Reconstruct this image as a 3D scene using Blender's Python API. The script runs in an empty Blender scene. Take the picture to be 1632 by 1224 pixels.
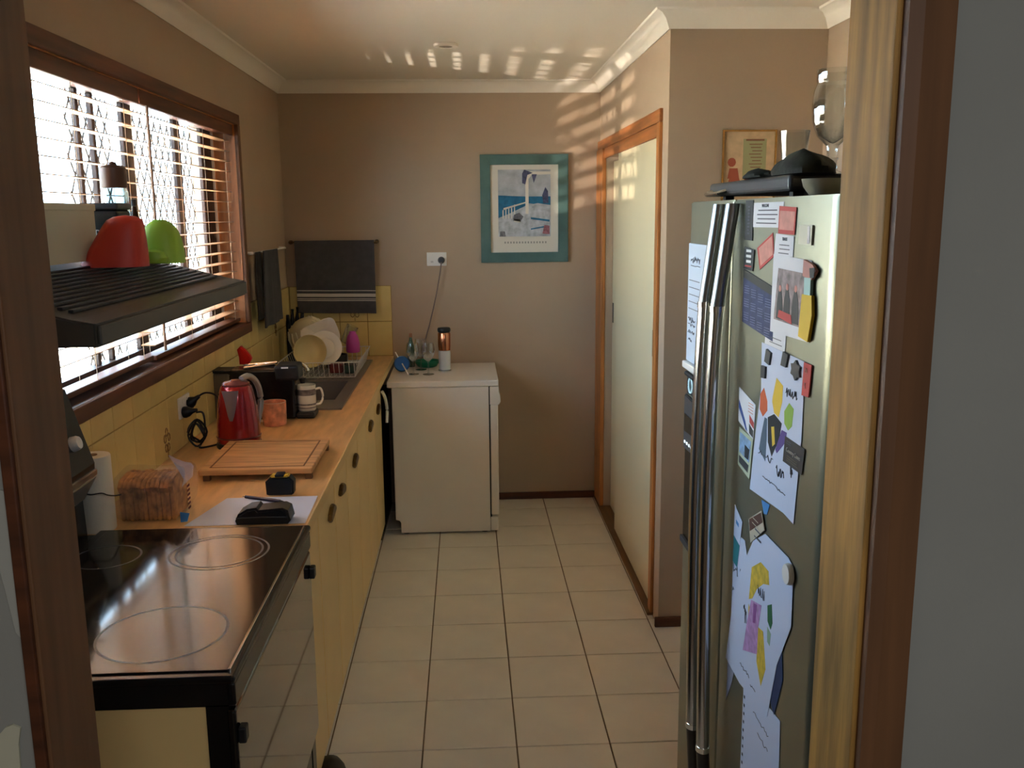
import bpy, bmesh, math, random
from mathutils import Vector, Matrix
random.seed(7)
S = bpy.context.scene
COL = S.collection
PI = math.pi
# ------------------------------------------------------------ camera
def cam_setup():
    yaw, pitch, roll = 0.0483, 0.1837, -0.0096
    cy, sy, cp, sp = math.cos(yaw), math.sin(yaw), math.cos(pitch), math.sin(pitch)
    f = Vector((sy*cp, cy*cp, -sp)); r = Vector((cy, -sy, 0)); u = r.cross(f)
    r2 = r*math.cos(roll) + u*math.sin(roll); u2 = -r*math.sin(roll) + u*math.cos(roll)
    c = bpy.data.cameras.new('camera'); o = bpy.data.objects.new('camera', c); COL.objects.link(o)
    m = Matrix((r2, u2, -f)).transposed().to_4x4(); m.translation = Vector((0.4671, -2.6538, 1.6746))
    o.matrix_world = m
    c.sensor_width = 36; c.sensor_fit = 'HORIZONTAL'; c.lens = 1453.06/1632*36; c.clip_start = 0.02
    S.camera = o
cam_setup()
# ------------------------------------------------------------ light
S.view_settings.view_transform = 'Standard'; S.view_settings.look = 'None'
S.view_settings.gamma = 1; S.view_settings.use_curve_mapping = False
S.view_settings.exposure = 0.0
W = bpy.data.worlds.new('sky'); S.world = W; W.use_nodes = True
WN = W.node_tree.nodes; bg = WN['Background']
bg.inputs['Color'].default_value = (0.56, 0.78, 1.0, 1); bg.inputs['Strength'].default_value = 18.0
def light(name, kind, loc, target, energy, color, size=0.1, size_y=None, portal=False, spread=None):
    l = bpy.data.lights.new(name, kind); o = bpy.data.objects.new(name, l); COL.objects.link(o)
    o.location = loc; o.rotation_euler = (Vector(target)-Vector(loc)).to_track_quat('-Z', 'Y').to_euler()
    l.energy = energy; l.color = color
    if kind == 'AREA':
        l.size = size
        if size_y: l.shape = 'RECTANGLE'; l.size_y = size_y
        if portal: l.cycles.is_portal = True
        if spread: l.spread = spread
    elif kind == 'SUN': l.angle = math.radians(0.6)
    else: l.shadow_soft_size = size
    return o
light('sun', 'SUN', (3, 0, 6), (3-2.2, 0.6, 6-6.0), 120.0, (1.0, 0.98, 0.94))
light('window_portal', 'AREA', (-0.80, 0.41, 1.63), (1, 0.41, 1.63), 1, (1, 1, 1), 2.6, 1.3, portal=True)
# sunlight thrown back up into the room by a shiny surface on the ground outside
gl = light('sun_glint', 'SPOT', (-2.0, 0.47, 0.90), (1.1, 2.5, 1.98), 680.0, (1.0, 0.86, 0.72), 0.009)
gl.data.spot_size = math.radians(33); gl.data.spot_blend = 0.4
light('hall_lamp', 'AREA', (0.9, -3.6, 2.30), (0.5, -2.6, 0.0), 22.0, (0.96, 0.98, 1.0), 0.9)
S.cycles.use_denoising = True
S.cycles.max_bounces = 10; S.cycles.diffuse_bounces = 6; S.cycles.glossy_bounces = 4
S.cycles.transmission_bounces = 8; S.cycles.transparent_max_bounces = 12
S.cycles.sample_clamp_indirect = 40.0; S.cycles.caustics_reflective = False; S.cycles.caustics_refractive = False

# ------------------------------------------------------------ materials
def lin(c):
    return tuple(((v/255)/12.92 if v <= 10 else ((v/255+0.055)/1.055)**2.4) for v in c) + (1,)
MATS = {}
def mat(name, c, rough=0.6, metal=0.0, var=0.0, vs=4.0, bump=0.0, bs=40.0, coat=0.0, trans=0.0, emit=None, alpha=1.0, ior=1.45, sub=0.0, stretch=None):
    if name in MATS: return MATS[name]
    m = bpy.data.materials.new(name); m.use_nodes = True; N = m.node_tree.nodes; L = m.node_tree.links
    b = N['Principled BSDF']; b.inputs['Base Color'].default_value = lin(c)
    b.inputs['Roughness'].default_value = rough; b.inputs['Metallic'].default_value = metal
    b.inputs['Coat Weight'].default_value = coat; b.inputs['Transmission Weight'].default_value = trans
    b.inputs['IOR'].default_value = ior; b.inputs['Alpha'].default_value = alpha
    if sub: b.inputs['Subsurface Weight'].default_value = sub
    if emit: b.inputs['Emission Color'].default_value = lin(c); b.inputs['Emission Strength'].default_value = emit
    tc = N.new('ShaderNodeTexCoord'); mp = N.new('ShaderNodeMapping'); L.new(tc.outputs['Object'], mp.inputs['Vector'])
    if stretch: mp.inputs['Scale'].default_value = stretch
    if var:
        n = N.new('ShaderNodeTexNoise'); n.inputs['Scale'].default_value = vs; n.inputs['Detail'].default_value = 6
        L.new(mp.outputs[0], n.inputs['Vector'])
        r = N.new('ShaderNodeValToRGB'); a = lin([max(0, min(255, v*(1-var))) for v in c]); z = lin([min(255, v*(1+var)) for v in c])
        r.color_ramp.elements[0].position = 0.3; r.color_ramp.elements[1].position = 0.7
        r.color_ramp.elements[0].color = a; r.color_ramp.elements[1].color = z
        L.new(n.outputs['Fac'], r.inputs[0]); L.new(r.outputs[0], b.inputs['Base Color'])
    if bump:
        n2 = N.new('ShaderNodeTexNoise'); n2.inputs['Scale'].default_value = bs; n2.inputs['Detail'].default_value = 3
        L.new(mp.outputs[0], n2.inputs['Vector'])
        bp = N.new('ShaderNodeBump'); bp.inputs['Strength'].default_value = bump; bp.inputs['Distance'].default_value = 0.002
        L.new(n2.outputs['Fac'], bp.inputs['Height']); L.new(bp.outputs[0], b.inputs['Normal'])
    MATS[name] = m
    return m
PAINT = mat('wall_paint', (178, 156, 132), 0.75, var=0.02, vs=2, bump=0.15, bs=120)
GREYP = mat('hall_paint', (150, 150, 144), 0.85, var=0.03, vs=3, bump=0.2, bs=60)
CEIL = mat('ceiling_paint', (232, 224, 208), 0.8)
CORN = mat('cornice_paint', (236, 228, 214), 0.6)
TILE = mat('floor_tile_glaze', (222, 214, 200), 0.36, var=0.025, vs=5, bump=0.1, bs=20)
GROUT = mat('floor_grout', (112, 92, 68), 0.9)
WTILE = mat('wall_tile_glaze', (216, 194, 128), 0.22, var=0.05, vs=5, bump=0.15, bs=12)
WGROUT = mat('wall_grout', (150, 122, 66), 0.9)
MOTIF = mat('tile_motif', (128, 96, 44), 0.4)
JAR = mat('jarrah_wood', (112, 76, 48), 0.6, var=0.10, vs=3, stretch=(14, 14, 1.0))
JARY = mat('jarrah_wood_long', (96, 54, 32), 0.45, var=0.2, vs=3, stretch=(14, 1.0, 14))
JARX = mat('skirting_wood', (84, 46, 26), 0.45, var=0.2, vs=3, stretch=(1, 14, 14))
OAK = mat('door_frame_wood', (176, 112, 58), 0.42, var=0.18, vs=3, stretch=(14, 14, 0.9))
OAKY = mat('door_head_wood', (160, 98, 52), 0.42, var=0.18, vs=3, stretch=(14, 0.9, 14))
REVEAL = mat('jamb_wood_lit', (176, 132, 66), 0.65, var=0.2, vs=4, stretch=(10, 10, 1.2), bump=0.2, bs=30)  # right jamb: window light put into a paler wood colour
SLAT = mat('slat_wood', (186, 140, 100), 0.4, var=0.1, vs=3, stretch=(12, 1, 12))
REVW = mat('window_reveal_wood', (200, 132, 78), 0.5, var=0.14, vs=3, stretch=(12, 12, 1))
CREAM = mat('cream_door_paint', (226, 214, 178), 0.35, var=0.015, vs=1.5)
CABI = mat('cream_laminate', (226, 196, 136), 0.4, var=0.03, vs=3)
BENCH = mat('beech_laminate', (214, 170, 116), 0.35, var=0.07, vs=6, stretch=(6, 1, 6))
BENCHE = mat('bench_edge_laminate', (224, 190, 128), 0.4)
BLACK = mat('black_enamel', (14, 14, 15), 0.25)
BLACKP = mat('black_plastic', (22, 22, 24), 0.45)
DARKGR = mat('dark_grey_plastic', (58, 58, 60), 0.45)
GLASSB = mat('black_ceramic_glass', (22, 18, 19), 0.09)
OVENG = mat('oven_door_glass', (12, 12, 13), 0.04, coat=0.8)
HOODM = mat('hood_brown_grey', (62, 58, 52), 0.42, var=0.06)
STEEL = mat('brushed_steel', (150, 150, 148), 0.28, 1.0, bump=0.06, bs=300, stretch=(1, 1, 0.04))
FRIDGE = mat('fridge_steel', (152, 153, 134), 0.34, 0.85, var=0.03, vs=2)
FRSIDE = mat('fridge_side_grey', (70, 70, 70), 0.5)
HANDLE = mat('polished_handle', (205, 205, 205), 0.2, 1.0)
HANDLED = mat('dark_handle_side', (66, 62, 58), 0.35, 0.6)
CHROME = mat('chrome', (225, 225, 225), 0.08, 1.0)
SINKM = mat('sink_steel', (150, 144, 138), 0.38, 0.85)
WHITEP = mat('white_plastic', (232, 230, 226), 0.35)
WHITEE = mat('white_enamel', (222, 216, 208), 0.35, var=0.01)
PAPER = mat('white_paper', (226, 226, 232), 0.8)
PAPERB = mat('paper_sky_tint', (206, 214, 236), 0.8)  # white paper with blue skylight mixed into its colour
def thin_glass(name, tint=(.94, .96, .96, 1), blend=.42):
    m = bpy.data.materials.new(name); m.use_nodes = True; N = m.node_tree.nodes; L = m.node_tree.links
    N.remove(N['Principled BSDF']); a = N.new('ShaderNodeBsdfTransparent'); a.inputs[0].default_value = tint
    g = N.new('ShaderNodeBsdfGlossy'); g.inputs['Roughness'].default_value = 0.03
    x = N.new('ShaderNodeMixShader'); f = N.new('ShaderNodeLayerWeight'); f.inputs['Blend'].default_value = blend
    L.new(f.outputs['Facing'], x.inputs[0]); L.new(a.outputs[0], x.inputs[1]); L.new(g.outputs[0], x.inputs[2]); L.new(x.outputs[0], N['Material Output'].inputs['Surface'])
    MATS[name] = m; return m
GLASS = thin_glass('clear_glass')
INK = mat('grey_ink', (96, 96, 104), 0.8)
INKB = mat('black_ink', (28, 28, 32), 0.7)
REDM = mat('red_print', (188, 62, 56), 0.6); REDL = mat('pale_red_print', (205, 138, 126), 0.6, var=0.06, vs=60)
BLUEM = mat('navy_print', (38, 48, 92), 0.6, var=0.15, vs=60); WHITEI = mat('white_ink', (225, 225, 225), 0.6)
YEL = mat('yellow_print', (226, 190, 52), 0.6); GRN = mat('lime_print', (150, 186, 70), 0.6); ORG = mat('orange_print', (206, 92, 40), 0.6)
PURP = mat('mauve_print', (178, 120, 178), 0.6); TEAL = mat('teal_print', (30, 128, 138), 0.5); SKYB = mat('sky_blue_print', (74, 140, 200), 0.6)
DKGR = mat('dark_green_print', (40, 104, 60), 0.6); BROWNM = mat('brown_card', (52, 42, 36), 0.55)
BRASS = mat('aged_brass', (104, 78, 40), 0.4, 0.7, var=0.25, vs=60)
GOLD = mat('gold_frame', (206, 160, 92), 0.25, 0.8)
TOWEL = mat('charcoal_terry', (74, 72, 74), 0.95, var=0.06, vs=30, bump=0.8, bs=300)
TOWELB = mat('brown_black_terry', (44, 38, 34), 0.95, bump=0.8, bs=300)
TSTR = mat('towel_stripe', (196, 190, 182), 0.9)
REDG = mat('red_gloss_metal', (150, 14, 24), 0.16, 0.35, coat=0.7)
REDS = mat('red_silicone', (196, 58, 40), 0.5, sub=0.1); GRNS = mat('green_silicone', (150, 190, 60), 0.5, sub=0.1)
CROCK = mat('white_crockery', (226, 220, 204), 0.2); COLAN = mat('cream_plastic', (206, 196, 164), 0.4)
CRUST = mat('bread_crust', (172, 120, 62), 0.85, var=0.28, vs=34, bump=0.6, bs=60)
CRUMB = mat('bread_crumb', (216, 184, 130), 0.9, var=0.1, vs=60)
BOARD = mat('board_wood', (190, 146, 98), 0.5, var=0.14, vs=5, stretch=(1.2, 10, 10))
BOARDD = mat('board_groove', (110, 74, 44), 0.6)
COPPER = mat('copper', (212, 140, 104), 0.22, 1.0)
FRAMET = mat('teal_painted_frame', (78, 108, 104), 0.5, var=0.1, vs=8)
ALU = mat('bronze_window_frame', (54, 38, 32), 0.45)
def clear_pane(name):
    m = bpy.data.materials.new(name); m.use_nodes = True; N = m.node_tree.nodes; L = m.node_tree.links
    N.remove(N['Principled BSDF']); a = N.new('ShaderNodeBsdfTransparent'); g = N.new('ShaderNodeBsdfGlossy'); g.inputs['Roughness'].default_value = 0.02
    x = N.new('ShaderNodeMixShader'); x.inputs[0].default_value = 0.05
    L.new(a.outputs[0], x.inputs[1]); L.new(g.outputs[0], x.inputs[2]); L.new(x.outputs[0], N['Material Output'].inputs['Surface'])
    MATS[name] = m; return m
clear_pane('window_glass')
BAG = mat('bag_film', (230, 226, 232), 0.2, alpha=0.10)

# ------------------------------------------------------------ mesh helpers
def box(bm, x0, x1, y0, y1, z0, z1, bev=0.0, seg=2):
    r = bmesh.ops.create_cube(bm, size=1.0)
    vs = r['verts']
    for v in vs:
        v.co = Vector((x0+(v.co.x+.5)*(x1-x0), y0+(v.co.y+.5)*(y1-y0), z0+(v.co.z+.5)*(z1-z0)))
    if bev > 0:
        es = list({e for v in vs for e in v.link_edges})
        bmesh.ops.bevel(bm, geom=es, offset=bev, segments=seg, profile=0.5, affect='EDGES')
    return bm
def B(*a, **k): return box(bmesh.new(), *a, **k)
def prism(bm, pts, axis, a, b, bev=0.0):
    """polygon pts in the plane normal to axis, extruded from a to b"""
    def P(p, t):
        return (t, p[0], p[1]) if axis == 0 else ((p[0], t, p[1]) if axis == 1 else (p[0], p[1], t))
    va = [bm.verts.new(P(p, a)) for p in pts]; vb = [bm.verts.new(P(p, b)) for p in pts]
    n = len(pts); fs = [bm.faces.new(va), bm.faces.new(vb[::-1])]
    for i in range(n): fs.append(bm.faces.new((va[i], vb[i], vb[(i+1) % n], va[(i+1) % n])))
    bmesh.ops.recalc_face_normals(bm, faces=fs)
    if bev: bmesh.ops.bevel(bm, geom=[e for f in fs[:2] for e in f.edges], offset=bev, segments=2, affect='EDGES')
    return bm
def PR(*a, **k): return prism(bmesh.new(), *a, **k)
def lathe(bm, prof, c, seg=24, sx=1.0, sy=1.0, tilt=None, rib=0, ribd=0.0, cap=True):
    rings = []
    for (r, z) in prof:
        ring = []
        for i in range(seg):
            a = 2*PI*i/seg; rr = r*(1+(ribd*math.cos(rib*a) if rib else 0))
            ring.append(bm.verts.new((rr*math.cos(a)*sx, rr*math.sin(a)*sy, z)))
        rings.append(ring)
    fs = []
    for k in range(len(rings)-1):
        for i in range(seg):
            fs.append(bm.faces.new((rings[k][i], rings[k][(i+1) % seg], rings[k+1][(i+1) % seg], rings[k+1][i])))
    if cap:
        for ring, (r, z) in ((rings[0], prof[0]), (rings[-1], prof[-1])):
            if r > 1e-4: fs.append(bm.faces.new(ring))
    vs = [v for r in rings for v in r]
    if tilt: bmesh.ops.rotate(bm, verts=vs, cent=(0, 0, 0), matrix=tilt)
    bmesh.ops.translate(bm, verts=vs, vec=Vector(c))
    bmesh.ops.remove_doubles(bm, verts=vs, dist=1e-6)
    bmesh.ops.recalc_face_normals(bm, faces=[f for f in bm.faces])
    return bm
def LA(*a, **k): return lathe(bmesh.new(), *a, **k)
def shell(prof_out, t, zb):
    """closed cup profile: outside going up, then inside going down"""
    inn = [(max(r-t, 0.0005), z) for r, z in prof_out[::-1] if z > zb]
    return [(0.0001, prof_out[0][1])] + prof_out + inn + [(0.0001, zb)]
def tube(bm, pts, r, seg=6, closed=False):
    pts = [Vector(p) for p in pts]; n = len(pts); rings = []
    up = Vector((0, 0, 1))
    for i, p in enumerate(pts):
        a = pts[i-1] if (i > 0 or closed) else p; b = pts[(i+1) % n] if (i < n-1 or closed) else p
        t = (b-a)
        if t.length < 1e-9: t = Vector((0, 0, 1))
        t.normalize()
        s = t.cross(up)
        if s.length < 0.05: s = t.cross(Vector((1, 0, 0)))
        s.normalize(); w = s.cross(t)
        rr = r[i] if isinstance(r, (list, tuple)) else r
        rings.append([bm.verts.new(p + s*rr*math.cos(2*PI*k/seg) + w*rr*math.sin(2*PI*k/seg)) for k in range(seg)])
    m = n if closed else n-1
    fs = []
    for i in range(m):
        A, Bq = rings[i], rings[(i+1) % n]
        for k in range(seg): fs.append(bm.faces.new((A[k], A[(k+1) % seg], Bq[(k+1) % seg], Bq[k])))
    if not closed: fs.append(bm.faces.new(rings[0][::-1])); fs.append(bm.faces.new(rings[-1]))
    bmesh.ops.recalc_face_normals(bm, faces=fs)
    return bm
def TU(*a, **k): return tube(bmesh.new(), *a, **k)
def smooth_pts(P, k=6):
    P = [Vector(p) for p in P]; out = []
    for i in range(len(P)-1):
        a, b, c, d = P[max(i-1, 0)], P[i], P[i+1], P[min(i+2, len(P)-1)]
        for j in range(k):
            t = j/k
            out.append(0.5*((2*b)+(c-a)*t+(2*a-5*b+4*c-d)*t*t+(3*b-a-3*c+d)*t**3))
    out.append(P[-1]); return out
def wloc(o):
    v = Vector((0, 0, 0))
    while o: v += Vector(o.location); o = o.parent
    return v
def O(name, bm, m, parent=None, smooth=False, kind=None, label=None):
    """link a bmesh given in world coordinates as one mesh object"""
    if parent is None:
        if kind == 'structure': org = Vector((0, 0, 0))
        else:
            xs = [v.co for v in bm.verts]
            org = Vector(((min(v.x for v in xs)+max(v.x for v in xs))/2, (min(v.y for v in xs)+max(v.y for v in xs))/2, min(v.z for v in xs)))
        off = -org
    else:
        org = Vector((0, 0, 0)); off = -wloc(parent)
    bmesh.ops.translate(bm, verts=bm.verts, vec=off)
    me = bpy.data.meshes.new(name); bm.to_mesh(me); bm.free()
    for q in (m if isinstance(m, (list, tuple)) else [m]): me.materials.append(q)
    if smooth:
        for p in me.polygons: p.use_smooth = True
        me.set_sharp_from_angle(angle=math.radians(38))
    o = bpy.data.objects.new(name, me); COL.objects.link(o); o.location = org
    if parent: o.parent = parent
    if kind: o['kind'] = kind
    if label: o['label'] = label
    return o
def T(name, label, cat, loc, group=None):
    o = bpy.data.objects.new(name, None); COL.objects.link(o); o.location = loc
    o.empty_display_size = 0.05; o['label'] = label; o['category'] = cat
    if group: o['group'] = group
    return o
def tag(o, label, cat, group=None):
    o['label'] = label; o['category'] = cat
    if group: o['group'] = group
    return o
def dup(o, loc, label, rz=0.0, parent=None):
    r = o.copy(); COL.objects.link(r); r.location = loc; r.rotation_euler = (0, 0, rz)
    if label: r['label'] = label
    for ch in list(o.children):
        c = ch.copy(); COL.objects.link(c); c.parent = r
        for g in list(ch.children):
            d = g.copy(); COL.objects.link(d); d.parent = c
    return r
def piece(o, loc, parent):
    c = o.copy(); COL.objects.link(c); c.parent = parent; c.location = loc; return c
def text(s, size, m, parent, origin, xdir, ydir, name='lettering', align='CENTER', ext=0.0004):
    cu = bpy.data.curves.new('t', 'FONT'); cu.body = s; cu.size = size; cu.align_x = align; cu.align_y = 'CENTER'; cu.extrude = ext
    to = bpy.data.objects.new('t', cu); me = bpy.data.meshes.new_from_object(to); bpy.data.objects.remove(to)
    X = Vector(xdir).normalized(); Y = Vector(ydir).normalized(); Z = X.cross(Y)
    M = Matrix((X, Y, Z)).transposed().to_4x4(); M.translation = Vector(origin)-wloc(parent)
    me.transform(M); me.materials.clear(); me.materials.append(m)
    o = bpy.data.objects.new(name, me); COL.objects.link(o); o.parent = parent; return o

XL, YB, ZC = -0.549, 2.589, 2.40
YO, XC, XA = 0.829, 1.229, 1.818      # return wall, cupboard wall, alcove wall
YF0, YF1 = -1.71, -1.60               # doorway wall
# ------------------------------------------------------------ structure
fl = O('floor', B(-2.5, 3.0, -4.4, 2.8, -0.12, -0.004), GROUT, kind='structure')
tile_cache = {}
def floor_tile(x0, x1, y0, y1):
    w, d = round(x1-x0, 3), round(y1-y0, 3)
    if (w, d) not in tile_cache:
        o = O('tile', B(0.0025, w-0.0025, 0.0025, d-0.0025, -0.006, 0.0, bev=0.0012, seg=1), TILE, fl)
        o.location = (x0, y0, 0); tile_cache[(w, d)] = o
    else: piece(tile_cache[(w, d)], (x0, y0, 0), fl)
for i in range(-2, 7):
    for j in range(-6, 9):
        x0, x1, y0, y1 = i*.3, i*.3+.3, j*.3, j*.3+.3
        if y1 > YB: y1 = YB
        if x0 < -0.1: x0 = max(x0, XL)
        if x1 > XC and y1 > YO+.01 and j >= 3: x1 = XC
        if x1 > XA: x1 = XA
        if x1-x0 < 0.01 or y0 < -1.85: continue
        floor_tile(x0, x1, y0, y1)
# left wall with window hole
WY0, WY1, WZ0, WZ1 = -0.95, 1.575, 1.198, 2.078
bm = bmesh.new(); XO = -0.75
box(bm, XO, XL, -4.4, 2.8, -0.1, WZ0); box(bm, XO, XL, -4.4, 2.8, WZ1, 2.5)
box(bm, XO, XL, -4.4, WY0, WZ0, WZ1); box(bm, XO, XL, WY1, 2.8, WZ0, WZ1)
wl = O('wall_left', bm, PAINT, kind='structure')
wb = O('wall_back', B(XO, 2.1, YB, 2.8, -0.1, 2.5), PAINT, kind='structure')
# cupboard wall with sliding-door opening
DY0, DY1, DZ = 1.0, 2.38, 1.976
bm = bmesh.new()
box(bm, XC, XC+.09, YO, DY0, -.1, 2.5); box(bm, XC, XC+.09, DY1, YB, -.1, 2.5); box(bm, XC, XC+.09, DY0, DY1, DZ, 2.5)
wr = O('wall_right', bm, PAINT, kind='structure')
O('wall_return', B(XC+.09, 2.0, YO, YO+.09, -.1, 2.5), PAINT, kind='structure')
O('wall_cupboard', B(1.85, 2.0, YO+.09, 2.7, -.1, 2.5), PAINT, kind='structure')
O('wall_alcove', B(XA, 2.0, YF1, YO, -.1, 2.5), PAINT, kind='structure')
O('ceiling', B(-0.95, 3.2, -4.6, 2.9, ZC, 2.6), CEIL, kind='structure')
# doorway wall: kitchen-side skin and hall-side skin
OX0, OX1, OZ = 0.0, 0.90, 2.08
bm = bmesh.new()
box(bm, XL, OX0-.02, -1.655, YF1, -.1, 2.45); box(bm, OX1+.02, XA, -1.655, YF1, -.1, 2.45); box(bm, OX0-.02, OX1+.02, -1.655, YF1, OZ+.02, 2.45)
O('wall_front', bm, PAINT, kind='structure')
bm = bmesh.new()
box(bm, -1.5, OX0-.02, YF0, -1.655, -.1, 2.45); box(bm, OX1+.02, 3, YF0, -1.655, -.1, 2.45); box(bm, OX0-.02, OX1+.02, YF0, -1.655, OZ+.02, 2.45)
O('wall_hall_side', bm, GREYP, kind='structure')
O('wall_hall_left', B(-1.6, -1.5, -4.4, YF0, -.1, 2.45), GREYP, kind='structure')
O('wall_hall_right', B(2.6, 2.7, -4.4, YF0, -.1, 2.45), GREYP, kind='structure')
O('wall_hall_back', B(-1.6, 2.7, -4.5, -4.4, -.1, 2.45), GREYP, kind='structure')
# doorway frame
df = O('door_2', B(OX0-.02, OX0, YF0-.004, YF1+.004, 0, OZ, bev=.002), JAR, kind='structure')
O('jamb', B(OX1, OX1+.02, YF0-.004, YF1+.004, 0, OZ, bev=.002), REVEAL, df)
O('jamb', B(OX0-.02, OX1+.02, YF0-.004, YF1+.004, OZ, OZ+.02, bev=.002), JARX, df)
O('architrave', PR([(OX1+.006, YF0-.018), (OX1+.02, YF0-.022), (OX1+.058, YF0-.012), (OX1+.058, YF0), (OX1+.006, YF0)], 2, 0, OZ+.05), JAR, df, label='dark reddish brown architrave')
O('architrave', B(OX0-.017, OX0-.004, YF0-.010, YF0, 0, OZ+.05, bev=.002), JARX, df, label='dark reddish brown architrave')
O('architrave', B(OX0-.05, OX1+.058, YF0-.015, YF0, OZ+.006, OZ+.055, bev=.003), JARX, df)
# cornices (coved)
def cove(name, p0, p1, inward):
    """cove along p0->p1 (x,y), inward = unit vector into the room; mitred by extra points"""
    prof = [(0, -.062), (.006, -.064), (.010, -.056), (.022, -.030), (.040, -.013), (.062, -.007), (.066, -.001), (.066, .004), (0, .004)]
    bm = bmesh.new(); A = []; Bq = []
    d = Vector((p1[0]-p0[0], p1[1]-p0[1], 0)); d.normalize()
    for (u, z) in prof:
        a = Vector((p0[0]+inward[0]*u, p0[1]+inward[1]*u, ZC+z)) + d*(u*p0[2]); b = Vector((p1[0]+inward[0]*u, p1[1]+inward[1]*u, ZC+z)) - d*(u*p1[2])
        A.append(bm.verts.new(a)); Bq.append(bm.verts.new(b))
    n = len(prof)
    for i in range(n): bm.faces.new((A[i], A[(i+1) % n], Bq[(i+1) % n], Bq[i]))
    bm.faces.new(A); bm.faces.new(Bq[::-1]); bmesh.ops.recalc_face_normals(bm, faces=bm.faces)
    O(name, bm, CORN, kind='structure', smooth=True)
cove('trim_1', (XL, -1.6, 0), (XL, YB, 1), (1, 0))
cove('trim_2', (XL, YB, 1), (XC, YB, 1), (0, -1))
cove('trim_3', (XC, YO, -1), (XC, YB, 1), (-1, 0))
cove('trim_4', (XC, YO, -1), (XA, YO, 1), (0, -1))
cove('trim_5', (XA, -1.6, 0), (XA, YO, 1), (-1, 0))
# skirtings
O('baseboard_back', B(0.60, XC-.02, YB-.014, YB, 0, .042, bev=.003), JARX, kind='structure')
O('baseboard_return', B(XC-.016, XA, YO-.014, YO, 0, .042, bev=.003), JARX, kind='structure')
# wall tiles, left and back
def wall_tiles():
    bm = bmesh.new(); box(bm, XL, XL+.004, -0.98, YB, .86, 1.155); box(bm, XL, XL+.004, 1.62, YB, 1.155, 1.284)
    g = O('grout_bed', bm, WGROUT, wl, kind='stuff'); 
    bm = box(bmesh.new(), XL+.004, .035, YB-.004, YB, .86, 1.284); O('grout_bed', bm, WGROUT, wb, kind='stuff')
    cache = {}
    def tl(axis, a, b, z0, z1):
        key = (axis, round(b-a, 3), round(z1-z0, 3))
        if key not in cache:
            w, h = key[1], key[2]
            bmx = B(0.002, .009, .0018, w-.0018, .0018, h-.0018, bev=.0015, seg=1) if axis == 0 else B(.0018, w-.0018, -.009, -.002, .0018, h-.0018, bev=.0015, seg=1)
            o = O('tile', bmx, WTILE, wl if axis == 0 else wb); cache[key] = o
        else:
            o = piece(cache[key], (0, 0, 0), wl if axis == 0 else wb)
        o.location = (XL, a, z0) if axis == 0 else (a, YB, z0)
    ys = [-.08+.1535*k for k in range(-6, 18)]
    for a in ys:
        b = min(a+.1535, YB-.009)
        if b-a < .01: continue
        tl(0, a, b, .88, 1.08)
        if a >= 1.45: tl(0, a, b, 1.08, 1.284) if a > 1.6 else tl(0, a, b, 1.08, 1.153)
        else: tl(0, a, b, 1.08, 1.153)
    xs = [-.549+.009, -.415, -.262, -.104, .035]
    for a, b in zip(xs[:-1], xs[1:]):
        tl(1, a, b, .88, 1.08); tl(1, a, b, 1.08, 1.284)
wall_tiles()
def motif(pts_center, axis, s=1.0):
    c = Vector(pts_center); bm = bmesh.new()
    for k in range(5):
        a = 2*PI*k/5+.3; rr = .018*s
        pts = [c+Vector((0, rr*math.cos(a+t*2*PI/9)*.5+rr*math.cos(a), rr*1.3*math.sin(a+t*2*PI/9)*.5+rr*1.4*math.sin(a))) if axis == 0 else
               c+Vector((rr*math.cos(a+t*2*PI/9)*.5+rr*math.cos(a), 0, rr*1.3*math.sin(a+t*2*PI/9)*.5+rr*1.4*math.sin(a))) for t in range(10)]
        tube(bm, pts, .0022, 5, closed=True)
    tube(bm, [c+Vector((0, 0, -.05*s)), c+Vector((0, .004*s, -.01*s))], .002, 5)
    return bm
O('tile_motif', motif((XL+.0095, .352, .945), 0, 1.15), MOTIF, wl, label='brown floral transfer on tile')
O('tile_motif', motif((XL+.0095, 2.16, 1.10), 0, .8), MOTIF, wl, label='brown floral transfer on tile')
O('tile_motif', motif((-.175, YB-.0095, 1.145), 1, 1.2), MOTIF, wb, label='brown floral transfer on tile')

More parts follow.
